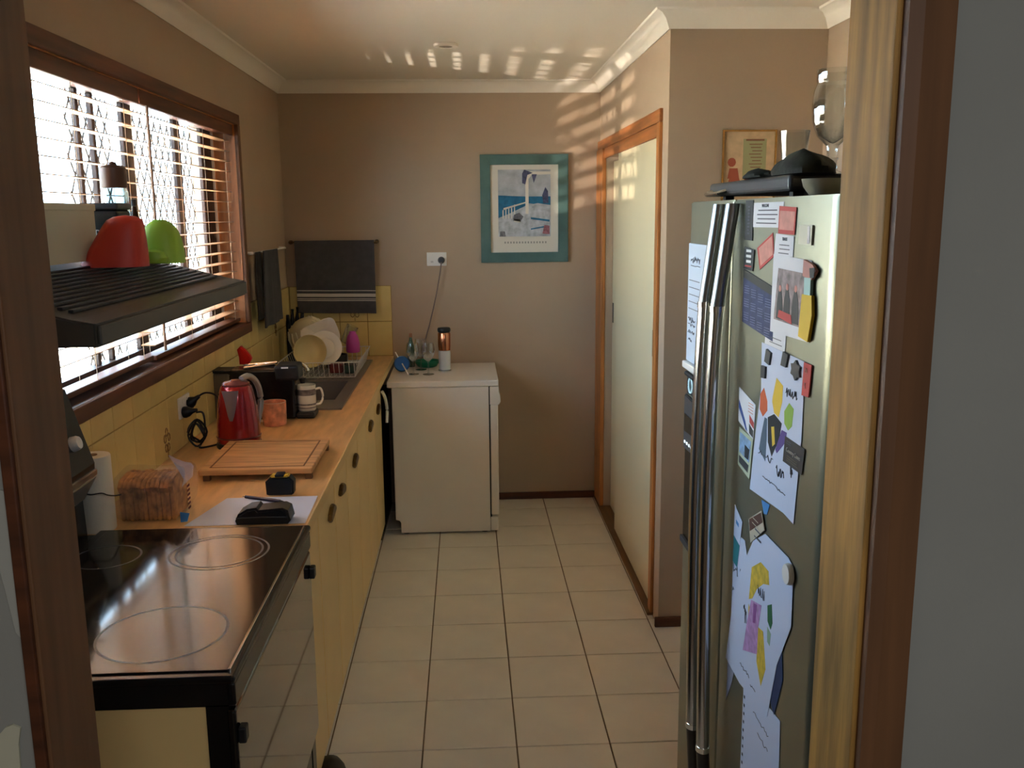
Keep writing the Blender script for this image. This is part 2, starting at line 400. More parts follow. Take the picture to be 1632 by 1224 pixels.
# ------------------------------------------------------------ window
def window():
    w = O('window_1', B(-.685, -.645, WY0, WY1, WZ0, WZ0+.035), ALU, kind='structure')
    O('top_rail', B(-.685, -.645, WY0, WY1, WZ1-.03, WZ1), ALU, w)
    for a, b in ((.15, .170), (.262, .282), (.515, .60), (1.06, 1.13), (1.42, 1.572), (WY0, WY0+.05), (-.45, -.42)):
        O('stile', B(-.672, -.655, a, b, WZ0+.035, WZ1-.03, bev=.003), ALU, w)
    O('glass_pane', B(-.669, -.665, WY0+.05, .53, WZ0+.035, WZ1-.03), MATS['window_glass'], w)
    O('glass_pane', B(-.669, -.665, .59, 1.43, WZ0+.035, WZ1-.03), MATS['window_glass'], w)
    bm = bmesh.new(); sx, sz = .075, .11
    for a in range(-20, 24):
        for sgn in (1, -1):
            y0 = .4+a*sx; z0 = WZ0; y1 = y0+sgn*(WZ1-WZ0)*sx/sz; z1 = WZ1
            pts = []
            t0, t1 = 0.0, 1.0
            lo, hi = .6, 1.43
            dy = y1-y0
            ta, tb = sorted(((lo-y0)/dy, (hi-y0)/dy)); t0 = max(t0, ta); t1 = min(t1, tb)
            if t1-t0 > .02:
                pts = [(-.70, y0+dy*t0, z0+(z1-z0)*t0), (-.70, y0+dy*t1, z0+(z1-z0)*t1)]; tube(bm, pts, .0032, 4)
            t0, t1 = 0.0, 1.0; ta, tb = sorted(((.17-y0)/dy, (.51-y0)/dy)); t0 = max(t0, ta); t1 = min(t1, tb)
            if t1-t0 > .02:
                tube(bm, [(-.70, y0+dy*t0, z0+(z1-z0)*t0), (-.70, y0+dy*t1, z0+(z1-z0)*t1)], .0032, 4)
    O('security_grille', bm, mat('grille_grey', (110, 104, 98), .6), w, kind='stuff')
    # timber reveals and sill
    O('reveal', B(-.645, XL, WY1-.001, WY1+.018, WZ0, WZ1), REVW, w); O('reveal', B(-.645, XL, WY0-.018, WY0, WZ0, WZ1), REVW, w)
    O('reveal', B(-.645, XL, WY0, WY1, WZ1-.002, WZ1+.016), REVW, w)
    O('window_sill', B(-.645, XL+.012, WY0, WY1, WZ0-.018, WZ0+.002, bev=.003), mat('sill_wood', (78, 52, 42), .28, var=.15, vs=3, stretch=(12, 1, 12)), w)
    # architraves
    a = XL+.016
    O('architrave', B(XL, a, WY0-.045, 1.6186, 2.078, 2.123, bev=.003), JARY, w)
    O('architrave', B(XL, a, WY0-.045, 1.6186, 1.153, 1.198, bev=.003), JARY, w)
    O('architrave', B(XL, a, WY1, 1.6186, 1.198, 2.078, bev=.003), JAR, w); O('architrave', B(XL, a, WY0-.045, WY0, 1.198, 2.078, bev=.003), JAR, w)
window()
def blind(y0, y1, label, nlow, railz, loc):
    t = T('venetian_blind', label, 'blind', loc, 'timber venetian blinds in the kitchen window')
    O('valance', B(-.568, -.556, y0-.002, y1+.004, 2.030, 2.083, bev=.002), JARY, t)
    O('headrail', B(-.622, -.568, y0, y1, 2.038, 2.076, bev=.002), JARY, t)
    first = None; z = 2.006; k = 0
    while z > nlow:
        if first is None:
            bm = bmesh.new(); ang = math.radians(2)
            box(bm, -.0225, .0225, y0+.003-loc[1], y1-.003-loc[1], -.0014, .0014)
            bmesh.ops.rotate(bm, verts=bm.verts, cent=(0, 0, 0), matrix=Matrix.Rotation(ang, 3, 'Y'))
            bmesh.ops.translate(bm, verts=bm.verts, vec=Vector(loc))
            s = O('slat', bm, SLAT, t); first = s
        else: s = piece(first, (0, 0, 0), t)
        s.location = (-.595-loc[0], 0, z-loc[2]); z -= .044; k += 1
    zl = z+.044
    O('bottom_rail', B(-.622, -.570, y0+.003, y1-.003, railz, railz+.016, bev=.003), JARY, t)
    bm = bmesh.new()
    n = max(2, int((y1-y0)/.33))
    for q in range(n+1):
        yy = y0+.09+(y1-y0-.18)*q/n
        for xx in (-.620, -.571): tube(bm, [(xx, yy, 2.04), (xx, yy, railz+.01)], .0009, 4)
    O('ladder_cord', bm, mat('cord_cream', (196, 170, 140), .8), t, kind='stuff')
    return t
b1 = blind(-.93, .385, 'left venetian blind with orange-brown timber slats above the range hood', 1.275, 1.213, (-.595, -.27, 1.21))
b2 = blind(.405, 1.565, 'right venetian blind with orange-brown timber slats nearest the hanging towels', 1.245, 1.207, (-.595, .98, 1.205))
O('tilt_wand', TU([(-.548, .44, 2.03), (-.55, .445, 1.7), (-.552, .45, 1.235)], .004, 6), JAR, b2)

# outside
O('ground', B(-14, -.76, -9, 12, -.45, -.35), mat('pale_paving', (208, 208, 202), .9, var=.05, vs=1), kind='structure')
gw = T('garden_wall', 'pale rendered garden wall seen through the kitchen window', 'wall', (-5.2, 2.0, -.35))
O('render', B(-5.3, -5.1, -6, 12, -.35, 1.55), mat('pale_render', (226, 216, 196), .9, var=.04, vs=2), gw)
O('coping', B(-5.35, -5.05, -6, 12, 1.55, 1.62, bev=.01), MATS['pale_render'], gw)

# ------------------------------------------------------------ cupboard sliding doors
d = O('door_1', B(XC+.004, XC+.034, DY0+.0, 1.985, .012, 1.972, bev=.002), CREAM, kind='structure')
O('door_panel', B(XC+.044, XC+.072, 1.90, DY1-.005, .012, 1.952, bev=.002), CREAM, d)
def pull(x, y, z):
    p = O('pull', B(x-.002, x+.002, y-.012, y+.012, z-.055, z+.055, bev=.001), BLACKP, d, label='recessed dark finger pull')
pull(XC+.0035, 1.05, 1.145); pull(XC+.0435, 2.345, 1.135)
O('sill_track', B(XC-.026, XC+.085, .93, YB-.0145, 0, .012, bev=.003), mat('track_wood', (110, 78, 44), .5, var=.15, vs=3, stretch=(10, 1, 10)), d)
# architraves of the cupboard opening
O('architrave', B(XC-.014, XC, .93, YB-.001, 2.02, 2.070, bev=.003), OAKY, d)
O('architrave', B(XC-.008, XC+.003, .97, YB-.001, 1.968, 2.02, bev=.002), OAKY, d)
O('architrave', B(XC-.014, XC, .93, .975, .012, 2.02, bev=.003), OAK, d); O('architrave', B(XC-.010, XC+.003, .975, 1.0, .012, 1.97, bev=.002), OAK, d)
O('architrave', B(XC-.020, XC+.003, 2.375, YB-.001, .012, 2.02, bev=.003), OAK, d)

# ------------------------------------------------------------ base cabinets, benchtop, sink
XF = .018
edges = [-.39, -.07, .26, .575, .91, 1.25, 1.59, 1.93]
hy = {.16: 1, .398: 2, .793: 3, 1.38: 5, 1.741: 6}
handle_pts = [(-.055, .008), (-.045, -.008), (-.012, -.022), (.012, -.020), (.05, -.006), (.060, .012), (.046, .022), (-.01, .016)]
labs = ['cream cabinet beside the black stove under the benchtop', 'cream cabinet second from the stove with brass pull at its far edge', 'cream cabinet third from the stove with brass pull at its near edge',
        'cream cabinet in the middle of the run, pull at its far edge', 'plain cream cabinet without a visible pull under the sink', 'cream cabinet under the sink, second from the dishwasher', 'cream cabinet nearest the dishwasher with cord hanging by it']
for k in range(7):
    a, b = edges[k], edges[k+1]
    t = T('base_cabinet', labs[k], 'cabinet', ((XL+XF)/2, (a+b)/2, 0), 'cream cabinets under the benchtop')
    bm = bmesh.new(); box(bm, XL+.01, XF-.018, a+.001, b-.001, .09, .715 if k in (5, 6) else .845); box(bm, XL+.05, XF-.055, a+.001, b-.001, 0, .09)
    O('body', bm, CABI, t)
    dr = O('door', B(XF-.017, XF, a+.004, b-.004, .092, .838, bev=.0015), CABI, t)
    for y, kk in hy.items():
        if kk == k:
            m = -1 if k in (2,) else 1
            O('pull_handle', PR([(y+p[0]*m*(-1), .748+p[1]*(-1)) for p in handle_pts], 0, XF, XF+.014, bev=.003), BRASS, dr, label='aged brass leaf-shaped pull')
# filler between last cabinet and wall
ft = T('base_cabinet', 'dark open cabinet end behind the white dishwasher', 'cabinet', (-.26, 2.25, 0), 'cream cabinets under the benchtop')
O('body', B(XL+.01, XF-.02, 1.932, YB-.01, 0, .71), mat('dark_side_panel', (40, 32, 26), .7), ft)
bt = T('benchtop', 'long beech-coloured laminate benchtop with pale front edge', 'benchtop', (-.26, 1.1, .845))
SX0, SX1, SY0, SY1 = -.47, -.065, 1.10, 2.40
bm = bmesh.new(); z0, z1 = .846, .88
box(bm, XL+.004, SX0+.02, -.394, YB-.006, z0, z1); box(bm, SX1-.02, .033, -.394, YB-.006, z0, z1)
box(bm, SX0+.02, SX1-.02, -.394, SY0+.02, z0, z1); box(bm, SX0+.02, SX1-.02, SY1-.02, YB-.006, z0, z1)
O('top', bm, BENCH, bt)
O('front_edge', B(.033, .038, -.394, YB-.006, z0-.002, z1, bev=.0015), BENCHE, bt)
# sink
sk = T('kitchen_sink', 'stainless steel sink set in the beech benchtop', 'sink', (-.27, 1.7, .88))
def sinkmesh():
    bm = bmesh.new(); zt = .884
    bx0, bx1, by0, by1, dz = -.43, -.12, 1.30, 1.76, .16
    # rim deck pieces
    for (x0, x1, y0, y1, za, zb) in ((SX0, bx0, SY0, SY1, zt-.004, zt), (bx1, SX1, SY0, SY1, zt-.004, zt), (bx0, bx1, SY0, by0, zt-.004, zt), (bx0, bx1, by1, SY1, zt-.004, zt)):
        box(bm, x0, x1, y0, y1, za, zb)
    box(bm, SX0, SX0+.008, SY0, SY1, zt, zt+.004); box(bm, SX1-.008, SX1, SY0, SY1, zt, zt+.004); box(bm, SX0, SX1, SY0, SY0+.008, zt, zt+.004); box(bm, SX0, SX1, SY1-.008, SY1, zt, zt+.004)
    for q in range(7): box(bm, bx0+.02+q*.04, bx0+.032+q*.04, by1+.06, SY1-.05, zt, zt+.003)
    return bm, (bx0, bx1, by0, by1, dz, zt)
bm, (bx0, bx1, by0, by1, dz, zt) = sinkmesh()
O('rim', bm, SINKM, sk)
bm = bmesh.new(); w = .002
box(bm, bx0, bx1, by0, by1, zt-dz-w, zt-dz); box(bm, bx0-w, bx0, by0, by1, zt-dz, zt-.004); box(bm, bx1, bx1+w, by0, by1, zt-dz, zt-.004)
box(bm, bx0, bx1, by0-w, by0, zt-dz, zt-.004); box(bm, bx0, bx1, by1, by1+w, zt-dz, zt-.004)
O('bowl', bm, SINKM, sk)
O('drain', LA([(.0001, 0), (.03, 0), (.034, .003), (.0001, .003)], (-.27, 1.53, zt-dz+.0005), 20), CHROME, sk, smooth=True)
tap = T('mixer_tap', 'chrome mixer tap with short spout behind the sink bowl', 'tap', (-.455, 1.78, .888))
O('body', LA([(.0001, 0), (.026, 0), (.026, .012), (.02, .02), (.019, .06), (.016, .075), (.0001, .08)], (-.445, 1.79, .8885), 20), CHROME, tap, smooth=True)
O('spout', TU(smooth_pts([(-.445, 1.79, .94), (-.41, 1.785, .965), (-.36, 1.775, .972), (-.325, 1.765, .960), (-.312, 1.76, .935)]), .011, 10), CHROME, tap, smooth=True)
O('lever', TU([(-.445, 1.79, .965), (-.43, 1.76, .98), (-.40, 1.72, .985)], [.008, .007, .005], 8), CHROME, tap, smooth=True)

# ------------------------------------------------------------ dishwasher
dw = T('dishwasher', 'white freestanding dishwasher turned sideways at the end of the benchtop', 'dishwasher', (.33, 2.3, 0))
bm = PR([(.095, .012), (.57, .012), (.57, .80), (.068, .80), (.068, .085), (.088, .08), (.095, .068)], 1, 2.0, 2.575, bev=.003)
O('cabinet', bm, WHITEE, dw)
O('top', B(.044, .622, 1.992, 2.575, .80, .832, bev=.005, seg=3), WHITEE, dw)
O('door', B(.576, .618, 2.003, 2.572, .10, .70, bev=.006), WHITEE, dw)
O('control_panel', PR([(.576, .70), (.622, .70), (.632, .715), (.630, .75), (.622, .765), (.622, .796), (.576, .796)], 1, 2.003, 2.572, bev=.002), WHITEE, dw)
O('kickplate', B(.572, .612, 2.004, 2.57, .012, .090, bev=.004), WHITEE, dw)
O('door_gap', B(.569, .580, 2.006, 2.57, .08, .80), BLACKP, dw)
for (x, y) in ((.12, 2.04), (.54, 2.04), (.12, 2.53), (.54, 2.53)): O('foot', LA([(.0001, 0), (.018, 0), (.018, .012), (.0001, .012)], (x, y, 0.0), 12), BLACKP, dw)
hk = O('drain_hose', TU(smooth_pts([(.030, 1.90, .80), (.040, 1.935, .76), (.046, 1.95, .70), (.044, 1.94, .63)]), .008, 8), WHITEP, smooth=True)
tag(hk, 'short white hose end hanging by the gap beside the dishwasher', 'hose')

# ------------------------------------------------------------ stove
st = T('electric_stove', 'black upright electric stove with ceramic glass hob in the foreground', 'stove', (-.24, -.79, 0))
SY_0, SY_1, SZ = -1.185, -.398, .90
bm = bmesh.new()
box(bm, XL+.01, .052, SY_0+.012, SY_1-.004, .838, .886); box(bm, XL+.01, .046, SY_0+.012, SY_1-.004, .02, .06)
box(bm, 0.0, .040, SY_0+.012, SY_0+.05, .06, .84); box(bm, 0.0, .040, SY_1-.05, SY_1-.004, .06, .84)
box(bm, XL+.01, XL+.04, SY_0+.012, SY_1-.004, .06, .84)
O('body', bm, BLACK, st)
O('side_panel', B(XL+.04, .001, SY_0+.020, SY_0+.034, .06, .84), CABI, st, label='cream side panel'); O('side_panel', B(XL+.04, .001, SY_1-.024, SY_1-.010, .06, .84), CABI, st, label='cream side panel')
O('hob_frame', B(XL+.075, .056, SY_0, SY_1, .884, .8985, bev=.006, seg=3), BLACK, st)
hg = O('glass_hob', B(XL+.10, .040, SY_0+.022, SY_1-.022, .8975, .9015, bev=.001), GLASSB, st)
RING = mat('hob_ring_grey', (96, 92, 96), .3)
def ring(cx, cy, r, w=.0025):
    bm = bmesh.new(); n = 56; A = []; Bq = []
    for i in range(n):
        a = 2*PI*i/n; A.append(bm.verts.new((cx+(r-w)*math.cos(a), cy+(r-w)*math.sin(a), .9018))); Bq.append(bm.verts.new((cx+(r+w)*math.cos(a), cy+(r+w)*math.sin(a), .9018)))
    for i in range(n): bm.faces.new((A[i], A[(i+1) % n], Bq[(i+1) % n], Bq[i]))
    bmesh.ops.recalc_face_normals(bm, faces=bm.faces)
    return bm
for (cx, cy, r) in ((-.125, -.585, .112), (-.125, -.585, .098), (-.12, -1.01, .118), (-.38, -.60, .075), (-.37, -1.0, .09)): O('cooking_zone_ring', ring(cx, cy, r), RING, hg)
O('chrome_trim', B(.040, .0445, SY_0+.022, SY_1-.022, .897, .9035, bev=.001), CHROME, st)
O('control_strip', B(.040, .054, SY_0+.006, SY_1-.004, .840, .884, bev=.004), BLACK, st)
od = O('oven_door', B(.036, .052, SY_0+.008, SY_1-.006, .335, .832, bev=.006, seg=3), OVENG, st)
for (a, b) in ((SY_0+.012, SY_0+.035), (SY_1-.038, SY_1-.012)): O('door_catch', B(.052, .066, a, b, .765, .795, bev=.003), BLACKP, od)
O('storage_drawer', B(.022, .038, SY_0+.012, SY_1-.012, .065, .325, bev=.005), BLACK, st)
# splashback console
bgp = [(XL+.004, .886), (-.505, .886), (-.508, .985), (-.472, 1.045), (-.470, 1.075), (-.525, 1.262), (XL+.004, 1.272)]
con = O('console', PR(bgp, 1, SY_0+.01, SY_1, bev=.002), BLACK, st)
O('console_trim', PR([(-.4715, 1.040), (-.4665, 1.045), (-.4655, 1.058), (-.4705, 1.060)], 1, SY_0+.012, SY_1-.001), STEEL, con)
O('console_underside', PR([(-.509, .983), (-.5045, .980), (-.4695, 1.038), (-.4735, 1.044)], 1, SY_0+.012, SY_1-.001), mat('steel_underside', (120, 118, 112), .4, .7), con)
nrm = Vector((.187, 0, .055)).normalized()
for q in range(6):
    yy = -.47-.12*q; c = Vector((-.489, yy, 1.14)); rot = nrm.to_track_quat('Z', 'Y').to_matrix()
    O('control_knob', lathe(bmesh.new(), [(.0001, 0), (.019, 0), (.018, .012), (.015, .018), (.0001, .019)], c, 20, tilt=rot), WHITEP if q == 0 else BLACKP, con, smooth=True, label='white control knob' if q == 0 else None)

# ------------------------------------------------------------ range hood
HY0, HY1, HX = -1.29, -.37, -.08
hd = T('range_hood', 'dark brown-grey slimline range hood with louvred top crossing the window', 'range hood', ((XL+HX)/2, (HY0+HY1)/2, 1.487))
slope = lambda x: 1.528+(HX-.035-x)*.266
O('canopy', PR([(XL, 1.487), (HX, 1.487), (HX, 1.522), (HX-.035, 1.528), (XL, slope(XL))], 1, HY0, HY1, bev=.003), HOODM, hd)
fp = O('front_panel', B(HX, HX+.006, HY0+.004, HY1-.004, 1.490, 1.519, bev=.002), HOODM, hd)
first = None
for q in range(11):
    x = HX-.055-q*.016
    if first is None:
        L_ = HY1-HY0-.10
        first = O('louvre', box(bmesh.new(), x-.004, x+.004, HY0+.05, HY1-.05, slope(x), slope(x)+.005, bev=.001, seg=1), BLACKP, hd); x0_ = x; f0 = Vector(first.location)
    else: piece(first, (f0.x+x-x0_, f0.y, f0.z+slope(x)-slope(x0_)), hd)
O('filter', B(XL+.06, HX-.05, HY0+.06, HY1-.06, 1.480, 1.488, bev=.002), DARKGR, hd)

# things on the hood
def mitt(name, cx, cy, z0, w, dpt, h, m, label, lean, notch=True):
    bm = bmesh.new(); n = 28; rings = []
    levels = [0, .04, .12, .25, .4, .55, .7, .82, .91, .97, 1.0]
    for t in levels:
        if notch: sc = (1-.52*t**1.15) if t < .82 else (1-.52*.82**1.15)*math.sqrt(max(0, 1-((t-.82)/.18)**2))*.98+.004
        else: sc = math.sqrt(max(0.0, 1-(t*.985)**2.6))+.004
        ring_ = []
        for i in range(n):
            a = 2*PI*i/n; ca, sa = math.cos(a), math.sin(a)
            rx = w/2*sc*(abs(ca)**.8)*(1 if ca > 0 else -1); ry = dpt/2*(sc*.7+.3*min(1, sc*1.5))*(abs(sa)**.8)*(1 if sa > 0 else -1)
            ring_.append(bm.verts.new((cx+rx+lean*t*w, cy+ry, z0+h*t+.006*math.sin(3*a)*t*(1-t)*2)))
        rings.append(ring_)
    for k in range(len(rings)-1):
        for i in range(n): bm.faces.new((rings[k][i], rings[k][(i+1) % n], rings[k+1][(i+1) % n], rings[k+1][i]))
    bm.faces.new(rings[0][::-1]); bm.faces.new(rings[-1])
    bmesh.ops.recalc_face_normals(bm, faces=bm.faces)
    o = T(name, label, 'oven mitt', (cx, cy, z0)); 
    return o, bm
o, bm = mitt('oven_mitt', -.258, -.72, 1.577, .135, .09, .104, REDS, 'red silicone pinch mitt standing on the range hood', .22)
O('body', bm, REDS, o, smooth=True)
o, bm = mitt('oven_mitt', -.232, -.50, 1.573, .10, .08, .098, GRNS, 'lime green silicone pinch mitt behind the red one on the hood', .0, False)
O('body', bm, GRNS, o, smooth=True)
O('thumb', LA([(.0001, 0), (.020, .003), (.024, .014), (.018, .028), (.0001, .034)], (-.232, -.560, 1.573), 18, sx=1.4, sy=.8), GRNS, o, smooth=True)
bx = T('recipe_box', 'plain off-white box at the near end of the range hood', 'box', (-.35, -.79, 1.60))
bm = bmesh.new(); prism(bm, [(-.302, 1.590), (-.302, 1.703), (-.39, 1.703), (-.39, 1.6135)], 1, -.93, -.685, bev=.004)
O('body', bm, mat('offwhite_card', (206, 200, 176), .6), bx)
O('lid_line', B(-.3915, -.3005, -.9315, -.6835, 1.690, 1.7045, bev=.002), MATS['offwhite_card'], bx)
cn = T('storage_canister', 'black canister with pale lettering between the white box and red mitt', 'canister', (-.31, -.615, 1.585))
O('body', B(-.345, -.268, -.655, -.575, 1.598, 1.693, bev=.008, seg=3), BLACKP, cn)
O('lid', B(-.347, -.266, -.657, -.573, 1.693, 1.707, bev=.004, seg=2), DARKGR, cn)
text('opp', .026, WHITEI, cn, (-.2675, -.62, 1.648), (0, 1, 0), (0, 0, 1)); text('opp', .022, WHITEI, cn, (-.312, -.6555, 1.648), (1, 0, 0), (0, 0, 1))
jr = T('glass_jar', 'tall glass jar with a dark brown lid behind the black canister', 'jar', (-.345, -.45, 1.60))
O('body', LA(shell([(.026, 0), (.030, .006), (.030, .13), (.026, .14)], .002, .004), (-.345, -.45, 1.6035), 24), thin_glass('tinted_jar_glass', (.66, .74, .76, 1), .45), jr, smooth=True)
O('lid', LA([(.0001, 0), (.028, 0), (.029, .004), (.029, .045), (.024, .050), (.010, .052), (.008, .058), (.0001, .06)], (-.345, -.45, 1.7440), 24), mat('brown_lid', (92, 58, 42), .4), jr, smooth=True)
O('contents', LA([(.0001, 0), (.027, .001), (.027, .03), (.02, .036), (.0001, .038)], (-.345, -.45, 1.609), 20), mat('dark_grains', (50, 40, 34), .8), jr, smooth=True)
def bottle(name, label, x, y, z, r, h, m, capm, cat='bottle'):
    t = T(name, label, cat, (x, y, z))
    O('body', LA([(.0001, 0), (r*.95, 0), (r, .004), (r, h*.6), (r*.5, h*.78), (r*.35, h*.88), (.0001, h*.88)], (x, y, z), 20), m, t, smooth=True)
    O('cap', LA([(.0001, 0), (r*.45, 0), (r*.45, h*.12), (.0001, h*.12)], (x, y, z+h*.885), 16), capm, t, smooth=True)
    return t
bottle('pepper_bottle', 'small dark bottle beside the lidded glass jar on the hood', -.30, -.46, 1.5915, .012, .125, mat('brown_glass', (60, 38, 26), .1), BLACKP)
b = bottle('sauce_bottle', 'pale bottle with a tiny red sticker, half hidden by the doorway jamb', -.50, -.60, 1.652, .024, .22, mat('milky_plastic', (190, 176, 160), .4, alpha=.8), mat('grey_cap', (120, 112, 104), .5))
O('sticker', B(-.485, -.470, -.628, -.6255, 1.74, 1.775), REDM, b, label='red sticker')

# ------------------------------------------------------------ benchtop things
ZB = .8805
# kettle
kt = T('electric_kettle', 'glossy red cordless kettle with grey spout on the benchtop', 'kettle', (-.345, .52, ZB))
def kettle():
    c = (-.345, .52, ZB)
    O('base', LA([(.0001, 0), (.076, 0), (.078, .006), (.076, .018), (.0001, .018)], c, 32), BLACKP, kt, smooth=True)
    O('body', LA([(.0001, .02), (.074, .02), (.0755, .026), (.0745, .045), (.072, .09), (.066, .15), (.058, .195), (.053, .212), (.048, .218), (.0001, .219)], c, 40), REDG, kt, smooth=True)
    O('band', LA([(.0755, 0), (.077, .003), (.0755, .006), (.07, .003), (.0755, 0)], (c[0], c[1], ZB+.036), 40, cap=False), mat('dark_red_band', (90, 10, 16), .3), kt, smooth=True)
    O('lid', LA([(.0001, 0), (.046, 0), (.048, .006), (.042, .012), (.020, .015), (.016, .019), (.0001, .020)], (c[0], c[1], ZB+.218), 32), mat('smoky_lid', (120, 60, 60), .2, .4), kt, smooth=True)
    # spout: tapering shield on the side facing the camera
    bm = bmesh.new(); n = 9; rows = []
    for i in range(7):
        t = i/6; z = ZB+.105+.105*t; half = math.radians(4+20*t**.8); rb = .0725-(z-ZB-.09)*.118+.003+.012*t**3
        rows.append([bm.verts.new((c[0]+rb*math.cos(math.radians(-94)+half*(2*k/(n-1)-1)), c[1]+rb*math.sin(math.radians(-94)+half*(2*k/(n-1)-1)), z)) for k in range(n)])
    for i in range(6):
        for k in range(n-1): bm.faces.new((rows[i][k], rows[i][k+1], rows[i+1][k+1], rows[i+1][k]))
    bmesh.ops.solidify(bm, geom=bm.faces, thickness=.003)
    O('spout', bm, mat('spout_grey', (176, 160, 172), .25, .5), kt, smooth=True)
    pts = smooth_pts([(c[0]+.010, c[1]+.040, ZB+.232), (c[0]+.030, c[1]+.075, ZB+.236), (c[0]+.052, c[1]+.100, ZB+.20), (c[0]+.058, c[1]+.105, ZB+.13), (c[0]+.045, c[1]+.070, ZB+.05)], 6)
    O('handle', TU(pts, .011, 10), mat('handle_grey', (150, 146, 144), .3, .4), kt, smooth=True)
kettle()
def mug(name, label, x, y, z, r, h, m, inm, ha, group=None, bands=None):
    t = T(name, label, 'mug', (x, y, z), group)
    O('body', LA(shell([(r*.9, 0), (r*.97, .004), (r, h*.3), (r*1.02, h)], .004, .006), (x, y, z), 32), m, t, smooth=True)
    O('lining', LA([(r*.93, h*.15), (r*.965, h*.5), (r*.985, h*1.001), (r*1.022, h*1.003), (r*1.022, h*.985)], (x, y, z), 32, cap=False), inm, t, smooth=True)
    d = Vector((math.cos(ha), math.sin(ha), 0)); c = Vector((x, y, z))
    O('handle', TU(smooth_pts([c+d*r*.98+Vector((0, 0, h*.82)), c+d*(r+.022)+Vector((0, 0, h*.86)), c+d*(r+.030)+Vector((0, 0, h*.55)), c+d*(r+.020)+Vector((0, 0, h*.28)), c+d*r*.97+Vector((0, 0, h*.22))], 5), .0048, 8), inm, t, smooth=True)
    for (z0, z1, bmt) in (bands or []): O('band', LA([(r*1.004, z0), (r*1.028, z0), (r*1.028, z1), (r*1.004, z1)], (x, y, z), 32, cap=False), bmt, t, smooth=True)
    return t
mug('coffee_mug', 'orange patterned mug beside the red kettle', -.288, .845, ZB, .046, .092, mat('orange_floral', (212, 144, 112), .3, var=.2, vs=34), mat('mug_cream', (214, 200, 176), .3), math.radians(205))
bg_ = mat('grey_band', (112, 104, 98), .4, var=.25, vs=60)
# coffee machine
cm = T('pod_coffee_machine', 'black pod coffee machine behind the kettle', 'coffee machine', (-.35, 1.0, ZB))
O('body', B(-.475, -.222, .935, 1.045, ZB, 1.083, bev=.010, seg=3), BLACK, cm)
O('head', B(-.30, -.205, .932, 1.048, 1.035, 1.098, bev=.012, seg=3), BLACKP, cm)
O('badge', B(-.270, -.243, .9305, .9325, 1.086, 1.092), WHITEI, cm)
O('water_tank', B(-.545, -.477, .945, 1.04, ZB, 1.068, bev=.010, seg=3), mat('smoky_tank', (120, 108, 94), .2, alpha=.75), cm)
O('tank_lid', B(-.546, -.470, .943, 1.043, 1.069, 1.080, bev=.004), BLACKP, cm)
O('drip_tray', B(-.222, -.150, .94, 1.045, ZB, .903, bev=.006), BLACKP, cm)
O('drip_grid', B(-.216, -.156, .946, 1.039, .903, .9055), DARKGR, cm)
O('spout', LA([(.0001, 0), (.010, 0), (.014, .02), (.0001, .02)], (-.20, .992, 1.016), 14), BLACKP, cm, smooth=True)
bm = bmesh.new(); tube(bm, [(-.42, .95, 1.086), (-.36, .96, 1.093), (-.30, .97, 1.1)], .006, 8); tube(bm, [(-.42, 1.03, 1.086), (-.36, 1.02, 1.093), (-.30, 1.01, 1.1)], .006, 8)
O('lever', bm, CHROME, cm, smooth=True)
mug('coffee_mug', 'white mug with grey bands on the coffee machine drip tray', -.187, .992, .906, .037, .103, CROCK, CROCK, math.radians(-8), bands=[(.064, .088, bg_), (.024, .030, bg_), (.012, .016, bg_)])
# red-topped bottle, knives, black pan stuff
sb = T('squeeze_bottle', 'white bottle with bright red trigger top by the coffee machine', 'bottle', (-.45, 1.30, ZB))
O('body', LA([(.0001, 0), (.028, 0), (.03, .01), (.03, .12), (.014, .16), (.012, .175), (.0001, .175)], (-.472, 1.22, .8885), 22), WHITEP, sb, smooth=True)
O('trigger_top', PR([(-.500, 1.062), (-.462, 1.062), (-.448, 1.085), (-.455, 1.10), (-.470, 1.118), (-.492, 1.14), (-.507, 1.125), (-.500, 1.09)], 1, 1.205, 1.235, bev=.004), mat('red_trigger', (200, 30, 24), .35), sb, smooth=True)
dsp = bottle('soap_dispenser', 'small dark pump bottle left of the red trigger bottle', -.508, 1.18, .8885-.008, .026, .14, mat('dark_amber', (46, 30, 22), .2), BLACKP)
O('pump', TU([(-.508, 1.18, 1.01), (-.508, 1.18, 1.04), (-.48, 1.175, 1.04)], .004, 8), BLACKP, dsp)
kb = T('knife_block', 'black knife block with upright handles in the corner by the towels', 'knife block', (-.49, 2.48, ZB))
O('block', B(-.538, -.445, 2.425, 2.53, ZB, 1.02, bev=.008), BLACKP, kb)
for q, (dx, h) in enumerate(((-.036, .12), (-.014, .15), (.010, .16), (.032, .13))):
    O('knife_handle', TU([(-.492+dx, 2.44+.012*q, 1.01), (-.492+dx, 2.442+.012*q, 1.02+h*.6), (-.488+dx*1.1, 2.445+.012*q, 1.02+h)], [.010, .013, .009], 8), BLACKP, kb, smooth=True)
